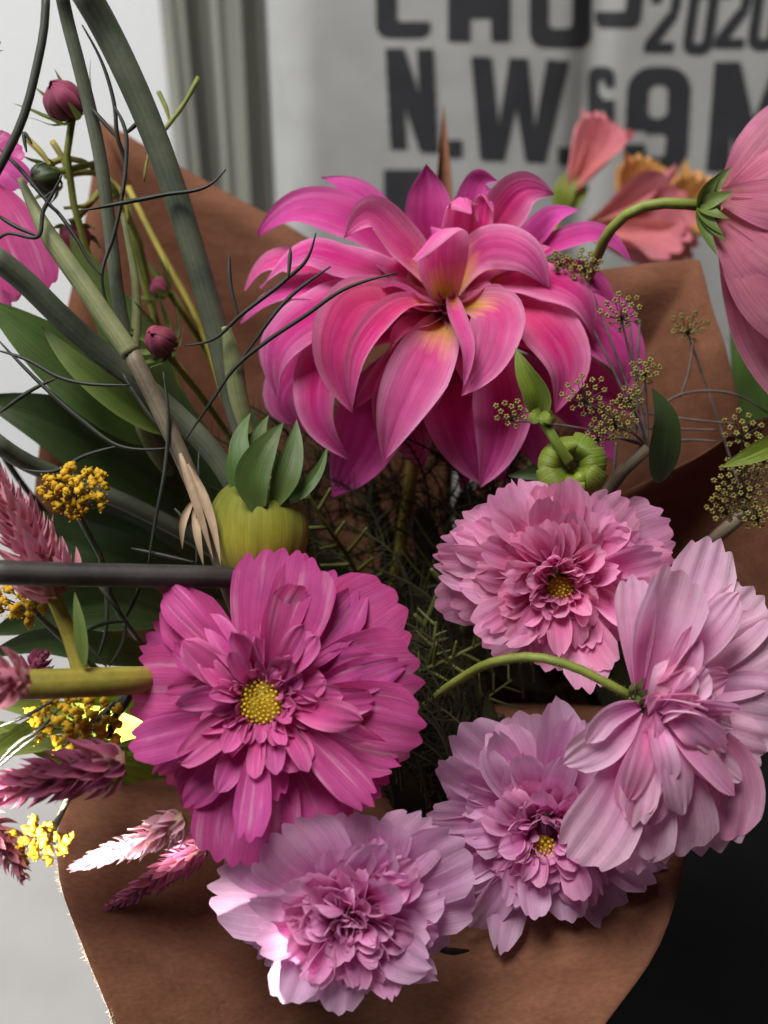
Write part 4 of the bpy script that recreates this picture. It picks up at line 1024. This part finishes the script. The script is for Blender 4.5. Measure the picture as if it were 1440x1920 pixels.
# loose dusky threads across the right paper
t = thing('fennel_sprig', 'fine dusky fennel threads curving over the brown paper beside the glossy dark leaf', 'fennel', P(1150, 900, .36))
for pts in (D_([(1240, 760), (1270, 742), (1320, 733), (1380, 740), (1440, 775)], .355), D_([(1180, 770), (1280, 785), (1380, 795)], .355), D_([(1160, 800), (1280, 805), (1345, 806)], .354), D_([(1200, 840), (1290, 825), (1345, 828)], .354), D_([(1200, 600), (1195, 700), (1192, 830)], .352), D_([(1180, 600), (1188, 690)], .352), D_([(1300, 640), (1290, 700), (1275, 745)], .357),
            D_([(1208, 720), (1195, 760), (1192, 830)], .35), D_([(1155, 830), (1150, 900)], .35)):
    px_tube('thread', pts, [2.2, 2.8, 2], M['ray'], t, 5, 16)

# ------------------------------------------------------------------ leaves
def leaf(label, pts, w, mat='leaf', cup=(.4, .5, .4), kind='leaf', n0=None, midrib=True, name='leaf', keel=.03):
    d = pts[len(pts) // 2][2]; s = d / FPX
    t = thing(name, label, 'leaf', P(*pts[0]), 'single leaves in the bouquet')
    bl_ = petal(t, [P(*p) for p in pts], w * s, kind, M[mat], n0 or TOV, name='blade', cup=cup, nu=24, nv=12, keel=keel, ruffle=.01, seed=int(pts[0][0]) % 97)
    if midrib: tube('midrib', [P(x, y, z + .0012) for x, y, z in pts], [2.6 * s, 1.8 * s, .6 * s], M['stem_green' if mat != 'leaf_dark' else 'leaf_dark'], bl_, 5, 20)
    return t
leaf('broad mid green leaf reaching to the left frame under the dark stalk', [(330, 830, .36), (210, 740, .34), (100, 660, .335), (-30, 560, .33)], 135)
leaf('narrow yellow green leaf folded along its rib below the broad leaf', [(330, 815, .34), (220, 745, .325), (140, 680, .32), (78, 612, .32)], 62, 'sepal', cup=(.9, .8, .4))
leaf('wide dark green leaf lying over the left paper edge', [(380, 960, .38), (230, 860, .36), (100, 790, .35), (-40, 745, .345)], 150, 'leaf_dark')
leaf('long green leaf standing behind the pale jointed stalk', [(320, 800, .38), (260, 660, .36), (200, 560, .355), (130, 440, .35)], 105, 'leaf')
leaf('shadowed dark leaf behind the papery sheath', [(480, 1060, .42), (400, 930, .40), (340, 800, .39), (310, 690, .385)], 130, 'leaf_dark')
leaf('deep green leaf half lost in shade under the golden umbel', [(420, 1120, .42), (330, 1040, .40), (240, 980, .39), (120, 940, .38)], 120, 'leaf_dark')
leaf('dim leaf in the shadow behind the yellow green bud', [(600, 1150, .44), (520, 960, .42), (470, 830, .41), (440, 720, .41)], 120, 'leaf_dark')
leaf('glossy dark green pointed leaf in front of the brown paper', [(1238, 905, .335), (1240, 840, .328), (1243, 780, .325), (1222, 728, .325)], 78, 'leaf_dark', cup=(.5, .6, .5), n0=TOV + RIGHT * .3)
leaf('small bright lime leaf over the dense olive umbel', [(1500, 820, .325), (1440, 838, .322), (1400, 856, .32), (1352, 876, .32)], 44, 'lime', midrib=False)
leaf('small dark leaf behind the curled lime sepals', [(1090, 890, .325), (1040, 886, .325), (1000, 888, .325), (952, 892, .325)], 34, 'leaf_dark')
leaf('green leaf behind the folded right corner of the paper', [(1440, 850, .45), (1420, 760, .445), (1410, 680, .44), (1370, 590, .44)], 120, 'leaf')
leaf('yellow green leaf beneath the big peach flower', [(1500, 800, .47), (1460, 700, .465), (1430, 600, .46), (1400, 520, .46)], 90, 'sepal')
leaf('bright backlit leaf lying under the golden umbel', [(330, 1400, .33), (220, 1360, .325), (110, 1335, .32), (-20, 1320, .32)], 60, 'lime')
leaf('slender lime leaf poking between two magenta petals', [(400, 1355, .30), (340, 1370, .298), (270, 1388, .297), (200, 1400, .30)], 26, 'lime', kind='lance')
leaf('yellow striped leaf glowing low at the left', [(330, 1440, .34), (200, 1400, .33), (80, 1380, .33), (-30, 1385, .33)], 50, 'lime')
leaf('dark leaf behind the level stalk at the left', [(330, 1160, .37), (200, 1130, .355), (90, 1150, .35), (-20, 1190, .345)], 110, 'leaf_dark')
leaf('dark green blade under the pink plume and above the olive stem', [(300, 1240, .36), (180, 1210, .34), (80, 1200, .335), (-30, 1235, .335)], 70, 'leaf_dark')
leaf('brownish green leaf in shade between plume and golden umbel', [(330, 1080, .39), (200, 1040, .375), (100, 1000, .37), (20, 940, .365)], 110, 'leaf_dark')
leaf('glowing lime blade low at the left behind the mauve plume', [(300, 1330, .345), (180, 1345, .335), (80, 1372, .33), (-30, 1420, .33)], 95, 'lime')
leaf('sunlit yellow green leaf crossing behind the golden umbel', [(320, 1470, .35), (200, 1420, .338), (100, 1395, .334), (-30, 1350, .333)], 80, 'lime')
leaf('short green leaf at the fork of the olive celosia stem', [(158, 1250, .272), (152, 1190, .272), (140, 1110, .274)], 26, 'sepal')

# ------------------------------------------------------------------ celosia
def celosia(label, axis_px, r_px, n, mat, seed, stem=None, blunt=.5, bl=46, bw=17):
    rnd = random.Random(seed)
    pts = crom([P(*p) for p in axis_px], 40); d = sum(p[2] for p in axis_px) / len(axis_px); s = d / FPX
    t = thing('celosia_plume', label, 'celosia', pts[0], 'feathery celosia plumes')
    off = pts[0]
    tube('spike', pts[::5], [r_px * .28 * s, r_px * .22 * s, r_px * .06 * s], M[mat], t, 7)
    fr = frames(pts, TOV)
    protos = []
    for k in range(4):
        mm = MB(); mm.add(*petal_data([Vector((0, 0, 0)), Vector((rnd.uniform(-.08, .08), .08, .5)), Vector((rnd.uniform(-.1, .1), 0, 1))], .46 + .07 * k, 'lance', Vector((0, 1, 0)), cup=(1.5, 1.0, .5), nu=6, nv=4, seed=k))
        me = bpy.data.meshes.new('bract'); me.from_pydata([tuple(v) for v in mm.v], [], mm.f)
        ul = me.uv_layers.new(name='UVMap')
        for li, lp in enumerate(me.loops): ul.data[li].uv = mm.uv[lp.vertex_index]
        me.polygons.foreach_set('use_smooth', [True] * len(me.polygons)); me.materials.append(M[mat]); protos.append(me)
    for k in range(n):
        u = ((k + rnd.random()) / n) ** .85; i = min(39, int(u * 40)); T, N, B = fr[i]
        a = k * 2.39996 + rnd.uniform(-.3, .3)
        o_ = N * math.cos(a) + B * math.sin(a)
        taper = lerp(1, .28, u ** 1.3)
        p = pts[i].lerp(pts[i + 1], u * 40 - i) + o_ * (r_px * .18 * s * taper)
        dirv = (o_ * lerp(.95, .5, u) * rnd.uniform(.8, 1.1) + T * rnd.uniform(.6, .95)).normalized()
        y = (o_ - dirv * o_.dot(dirv)); y = y.normalized() if y.length > 1e-4 else dirv.orthogonal()
        x = y.cross(dirv); L_ = bl * s * taper * rnd.uniform(.8, 1.2); L2 = L_ * bw / 17
        ob = bpy.data.objects.new('bract', protos[k % 4]); col.objects.link(ob); ob.parent = t
        mt = Matrix((x * L2, y * L2, dirv * L_)).transposed().to_4x4(); mt.translation = p - off
        ob.matrix_local = mt
    if stem: px_tube('stem', stem[0], stem[1], M['stem_olive'], t, 10, 24)
    return t
celosia('dusty pink celosia plume rising over the level dark stalk', [(110, 1112, .288), (70, 1050, .285), (30, 970, .285), (-25, 870, .285)], 100, 170, 'celosia', 1,
        stem=(D_([(100, 1120), (128, 1185), (152, 1262)], .285), [14, 15, 17]), bl=70, bw=15)
celosia('mauve celosia plume drooping across the golden umbel to the left', [(235, 1432, .275), (150, 1445, .272), (50, 1468, .27), (-90, 1510, .268)], 88, 130, 'celosia_dark', 2, bl=66, bw=16)
celosia('sunlit celosia spike lying on the brown paper, sun glare put into its colour', [(345, 1535, .288), (270, 1575, .287), (200, 1602, .287), (132, 1628, .288)], 52, 120, 'celosia_sunlit', 3, bl=38)
celosia('dark wine celosia spike with a long smooth tip on the brown paper', [(395, 1575, .304), (320, 1628, .308), (260, 1668, .309), (196, 1703, .309)], 52, 120, 'celosia_dark', 4, bl=40)
celosia('pink red celosia tip beside the sunlit umbel', [(-40, 1540, .285), (-5, 1570, .284), (25, 1610, .284), (45, 1650, .285)], 60, 50, 'celosia', 5, bl=46)
celosia('blurred pink celosia head at the end of the thick olive stem', [(40, 1275, .255), (0, 1270, .25), (-60, 1260, .25)], 90, 60, 'celosia', 6, stem=([(390, 1272, .312), (300, 1274, .298), (240, 1276, .284), (150, 1280, .275), (40, 1284, .267), (-20, 1284, .264)], [22, 25, 27, 28, 28, 28]), bl=60)
celosia('small rosy celosia tuft in front of the dark threads', [(60, 1262, .29), (70, 1245, .288), (90, 1222, .287)], 50, 30, 'celosia_dark', 7, bl=30)

# ------------------------------------------------------------------ buds
def bud(label, cx, cy, D, rad, tilt, nsep, sep_len, mat='bud_red', stem=None, seed=1, spread=1.0):
    rnd = random.Random(seed); s = D / FPX
    t = thing('flower_bud', label, 'bud', P(cx, cy, D)); C = P(cx, cy, D)
    az = (RIGHT * tilt[0] + UP * tilt[1] - FWD * tilt[2]).normalized(); ax = az.orthogonal().normalized(); ay = az.cross(ax)
    for k in range(7):         # overlapping petals closed into a ball
        a = k / 7 * 6.283
        o_ = ax * math.cos(a) + ay * math.sin(a)
        pts = [C - az * rad * s + o_ * .2 * rad * s, C + o_ * rad * s * (.96 + .12 * (k % 2)) - az * rad * .2 * s, C + o_ * rad * (.72 + .12 * (k % 2)) * s + az * rad * .65 * s, C + o_ * rad * (.05 + .2 * (k % 2)) * s + az * rad * rnd.uniform(.85, 1.1) * s]
        petal(t, pts, rad * 1.1 * s, 'oval', M[mat], -o_, cup=(.6, 1.0, .8), nu=14, nv=10, ruffle=.03, keel=-.03, seed=k)
    m = MB(); m.add([C + w * rad * .80 * s for w in ICO_V], ICO_F); m.build('bud_core', M[mat], t)
    for k in range(nsep):
        a = (k + .3) / nsep * 6.283; o_ = ax * math.cos(a) + ay * math.sin(a)
        l = sep_len * rnd.uniform(.8, 1.2)
        pts = [C - az * rad * .95 * s + o_ * rad * .3 * s, C + o_ * (rad * 1.2) * s - az * rad * .5 * s, C + o_ * (rad * 1.1 + l * .55 * spread) * s + az * l * .3 * s, C + o_ * (rad + l * spread) * s + az * (l * .75) * s]
        petal(t, pts, 15 * s, 'lance', M['sepal'], -o_, name='sepal', cup=(.8, .5, .3), nu=10, nv=4)
    if stem: px_tube('stem', stem, [6, 6], M['stem_green'], t, 7, 24)
    return t
bud('round burgundy bud with thin green sepals against the white wall', 122, 190, .335, 38, (-.35, .45, .7), 9, 46, stem=[(135, 225, .337), (165, 255, .34), (125, 290, .342), (150, 420, .35), (300, 800, .42), (700, 1500, .575)], seed=1)
bud('red oval bud in a ruff of hair thin sepals in front of the paper', 300, 640, .325, 30, (-.3, .25, .8), 9, 62, stem=[(315, 665, .33), (360, 720, .35), (480, 900, .42), (700, 1500, .575)], seed=2, spread=.8)
bud('small dim red bud with fuzzy green sepals deep before the paper', 300, 540, .38, 20, (-.6, .3, .5), 9, 44, stem=[(320, 550, .385), (400, 680, .42), (700, 1500, .575)], seed=3, spread=.9)
bud('blurred rosy bud behind the pale fennel stem', 140, 450, .36, 30, (.1, -.7, .6), 7, 30, stem=[(135, 420, .362), (160, 380, .365), (215, 350, .37), (260, 500, .38), (700, 1500, .575)], seed=4)
bud('dark green nodding bud beside the magenta flower', 85, 335, .345, 28, (-.5, -.3, .6), 7, 26, mat='leaf_dark', stem=[(95, 325, .345), (130, 298, .346), (185, 312, .35), (230, 380, .36), (300, 640, .40), (700, 1500, .575)], seed=5)
bud('tiny yellow pink bud tip at the white wall', -14, 82, .32, 12, (.6, .5, .3), 4, 12, mat='coral', seed=6)
# wiry green shoots
def shoot(label, parts, mat='foliage', rad=3.5):
    t = thing('green_shoot', label, 'shoot', P(*parts[0][-1]), 'thin green cosmos leaves')
    for p in parts: px_tube('leaflet', p, [rad, rad, rad * .5], M[mat], t, 6, 14)
    return t
shoot('thin green forked shoot against the grey curtain', [D_([(372, 145), (345, 195), (315, 235), (285, 275), (270, 340)], .345), D_([(297, 172), (312, 205), (318, 228)], .345), D_([(300, 245), (306, 235)], .345)], 'stem_green', 4.5)
shoot('curled tan tendril in front of the white gap in the paper edge', [D_([(60, 350), (110, 300), (160, 305), (195, 340), (170, 380), (120, 390)], .35), D_([(120, 330), (180, 325), (220, 350), (240, 420)], .355), D_([(98, 265), (125, 315), (135, 380)], .35), D_([(48, 258), (80, 290), (100, 320)], .35), D_([(240, 350), (300, 470), (370, 600), (420, 760)], .40)], 'stem_olive', 6)
def feather(label, spine, n, ln, mat, seed, rad=4.0):
    rnd = random.Random(seed); pts = crom([P(*p) for p in spine], 40); d = spine[0][2]; s = d / FPX
    t = thing('cosmos_leaf', label, 'leaf', pts[-1], 'feathery cosmos leaves')
    rib_ = tube('leaf_rib', pts[::4], [rad * .7 * s, rad * s], M[mat], t, 6)
    for k in range(n):
        i = int((k + .5) / n * 39); T = (pts[i + 1] - pts[i]).normalized(); side = T.cross(FWD).normalized() * (1 if k % 2 else -1)
        L_ = ln * s * rnd.uniform(.6, 1.2)
        dirv = (side - T * .55 + FWD * rnd.uniform(-.5, .5)).normalized()
        tube('leaflet', [pts[i], pts[i] + dirv * L_ * .5 + T * -.0005, pts[i] + dirv * L_ - T * L_ * .15], [rad * .8 * s, rad * .75 * s, rad * .4 * s], M[mat], rib_, 5, 6)
    return t
feather('feathery green cosmos leaf under the dusty pink cosmos', [(930, 1192, .325), (870, 1222, .325), (820, 1245, .328), (775, 1265, .335)], 9, 52, 'foliage', 1, 5)
feather('upright feathery leaf beside the magenta cosmos', [(818, 1165, .335), (812, 1210, .335), (800, 1255, .34)], 5, 40, 'foliage', 2, 4.5)
feather('green feathery stem dropping from behind the yellow green bud', [(575, 925, .335), (615, 990, .345), (650, 1040, .36), (690, 1140, .40)], 12, 60, 'foliage', 3, 6)
feather('curved feathery stem between the magenta and dusty pink cosmos', [(835, 1075, .345), (815, 1130, .35), (785, 1200, .36), (760, 1300, .40)], 8, 50, 'foliage', 4, 8)
feather('olive frond fanning in the shade below the dahlia', [(700, 900, .385), (690, 980, .385), (700, 1060, .39), (720, 1160, .41)], 18, 70, 'foliage', 5, 3)
feather('olive frond leaning right behind the dusty pink cosmos', [(860, 930, .385), (830, 1010, .385), (800, 1090, .39), (770, 1180, .41)], 18, 70, 'foliage', 6, 3)
feather('soft frond tucked between the magenta and lilac cosmos', [(800, 1400, .34), (775, 1450, .345), (760, 1510, .35), (750, 1570, .36)], 16, 60, 'foliage', 7, 3)
feather('soft frond curving beside the hairy cosmos stem', [(960, 1275, .35), (900, 1320, .35), (850, 1370, .355), (810, 1440, .37)], 16, 55, 'foliage', 8, 3)
rnd = random.Random(99)
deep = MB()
for k in range(90):           # broad blades, added as a dark mass standing for shade inside the wrap
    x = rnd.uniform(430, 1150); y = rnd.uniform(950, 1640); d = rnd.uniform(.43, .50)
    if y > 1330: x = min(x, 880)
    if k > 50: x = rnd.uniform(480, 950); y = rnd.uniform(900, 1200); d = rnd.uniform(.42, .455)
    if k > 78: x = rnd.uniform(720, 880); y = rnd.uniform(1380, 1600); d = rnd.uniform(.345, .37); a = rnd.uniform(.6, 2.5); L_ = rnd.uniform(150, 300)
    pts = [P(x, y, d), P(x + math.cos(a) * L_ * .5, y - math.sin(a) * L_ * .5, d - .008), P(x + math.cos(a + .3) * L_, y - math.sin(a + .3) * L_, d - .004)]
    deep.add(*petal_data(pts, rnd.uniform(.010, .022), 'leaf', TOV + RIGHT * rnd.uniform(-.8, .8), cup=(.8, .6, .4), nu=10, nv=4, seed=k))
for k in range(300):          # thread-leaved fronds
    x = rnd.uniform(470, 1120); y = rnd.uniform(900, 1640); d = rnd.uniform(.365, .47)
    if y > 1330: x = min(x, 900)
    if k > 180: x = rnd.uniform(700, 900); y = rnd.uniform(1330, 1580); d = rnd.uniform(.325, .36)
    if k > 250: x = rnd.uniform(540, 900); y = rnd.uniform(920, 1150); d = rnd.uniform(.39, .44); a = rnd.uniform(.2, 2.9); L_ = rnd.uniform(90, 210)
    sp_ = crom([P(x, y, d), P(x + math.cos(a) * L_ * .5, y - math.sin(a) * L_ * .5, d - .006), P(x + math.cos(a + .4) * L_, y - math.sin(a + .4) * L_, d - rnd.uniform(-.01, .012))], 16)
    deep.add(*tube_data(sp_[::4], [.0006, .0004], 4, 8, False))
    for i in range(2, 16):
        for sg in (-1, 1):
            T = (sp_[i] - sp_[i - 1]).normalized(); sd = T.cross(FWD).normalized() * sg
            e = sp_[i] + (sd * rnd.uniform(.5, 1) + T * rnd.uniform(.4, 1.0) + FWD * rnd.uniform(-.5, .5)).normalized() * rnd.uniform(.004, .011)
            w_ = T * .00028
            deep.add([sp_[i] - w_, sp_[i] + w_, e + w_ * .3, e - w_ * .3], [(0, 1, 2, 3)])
o = deep.build('feathery_undergrowth', M['foliage_shade']); o['kind'] = 'stuff'
tag(o, 'mass of feathery cosmos foliage deep between the flowers, its shade put into the colour', 'foliage')

# ------------------------------------------------------------------ drooping yellow green dahlia bud
DB = .305; sB = DB / FPX
db = thing('dahlia_bud', 'plump yellow green dahlia bud hanging down with leafy bracts on top', 'bud', P(485, 930, DB))
m = MB(); NB = 72; prof_b = [(14, 902), (40, 905), (66, 918), (84, 942), (93, 976), (93, 1010), (84, 1045), (66, 1075), (40, 1095), (5, 1102)]
pb = crom([Vector((a, b, 0)) for a, b in prof_b], 30)
for i, q in enumerate(pb):
    for k in range(NB):
        a = k / NB * 6.283; c8 = abs(math.sin(a * 4 + .5 + .15 * math.sin(i * .2)))
        r = q.x * (1 - .035 * math.exp(-(c8 / .16) ** 2) * min(1, i / 6) + .012 * math.sin(a * 2 + 1))
        m.v.append(P(484 + math.cos(a) * r, q.y + 9 * math.sin(a) * (1 - i / 30) + 2 * math.sin(a * 3), DB - math.sin(a) * r * sB)); m.uv.append((i / 30, (k % 9) / 9))
for i in range(30):
    for k in range(NB): a = i * NB + k; b = i * NB + (k + 1) % NB; m.f.append((a, a + NB, b + NB, b))
m.build('bud_body', M['bud_skin'], db)
for pts, w in (([(486, 952, 84), (474, 896, 92), (496, 842, 88), (532, 792, 66)], 74), ([(514, 945, 70), (536, 896, 74), (550, 846, 60), (556, 786, 36)], 58), ([(470, 938, 60), (452, 872, 60), (450, 822, 46), (470, 774, 20)], 54), ([(488, 930, 20), (484, 860, 24), (488, 810, 18), (504, 778, 8)], 56), ([(520, 945, 50), (568, 918, 56), (596, 884, 44), (614, 834, 20)], 32), ([(462, 934, 10), (440, 884, 10), (444, 836, 0), (458, 800, -10)], 40)):
    petal(db, [P(x, y, DB - z * sB) for x, y, z in pts], w * .92 * sB, 'lance', M['leaf'], TOV, name='bract', cup=(.9, .5, .4), nu=14, nv=8, keel=.02, seed=w)
px_tube('stem', [(490, 935, .312), (495, 900, .33), (520, 920, .345), (600, 1100, .42), (700, 1500, .575)], [12, 12, 11], M['stem_olive'], db, 9, 24)

# ------------------------------------------------------------------ curled lime calyx
DC = .312; sC = DC / FPX
cq = thing('curled_calyx', 'lime green calyx with sepals curled back like a knot beside the dahlia', 'calyx', P(1075, 878, DC))
ccx, ccy = 1072, 872
for ang, ln in ((62, 1.0), (10, 1.0), (-38, 1.1), (-92, 1.12), (-148, 1.08), (160, .95), (112, .9)):
    a = R(ang); ca, sa = math.cos(a), math.sin(a)
    pts = [P(ccx + ca * r * ln, ccy - sa * r * ln * .92, DC - z * sC) for r, z in ((9, -12), (18, 14), (36, 30), (56, 24), (67, 2), (60, -22), (42, -30))]
    petal(cq, pts, 52 * sC, 'strap', M['lime'], -(RIGHT * ca + UP * sa * .92), name='sepal', cup=(.2, -.5, -.5), roll=(0, .1), nu=24, nv=24, ridge=.016, ridge_n=8, seed=ang)
m = MB(); c = P(1088, 898, DC - .003); m.add([c + w * 19 * sC for w in ICO_V], ICO_F); o = m.build('bud_core', M['lime'], cq)
sd = o.modifiers.new('smooth', 'SUBSURF'); sd.levels = 1; sd.render_levels = 2
px_tube('stem', [(1068, 866, .308), (1045, 832, .306), (1022, 795, .307), (1012, 780, .309)], [11, 9, 10, 10], M['lime'], cq, 9, 16)
px_tube('stem', [(1078, 882, .316), (1120, 940, .335), (1100, 1010, .38), (740, 1500, .575)], [10, 10], M['stem_green'], cq, 8, 16)
petal(cq, [P(1012, 782, .308), P(1008, 735, .303), P(985, 695, .302), P(966, 652, .304)], 62 * sC, 'lance', M['lime'], TOV + RIGHT * -.3, name='bract', cup=(1.1, .9, .6), nu=18, nv=10, keel=.05)
for k in range(5):
    a = R(200 + k * 35)
    petal(cq, [P(1016, 772, .306), P(1016 + math.cos(a) * 16, 778 - math.sin(a) * 12, .303), P(1016 + math.cos(a) * 28, 776 - math.sin(a) * 20, .306)], 26 * sC, 'strap', M['lime'], TOV, name='sepal', cup=(.6, -.4, -.5), nu=10, nv=6)
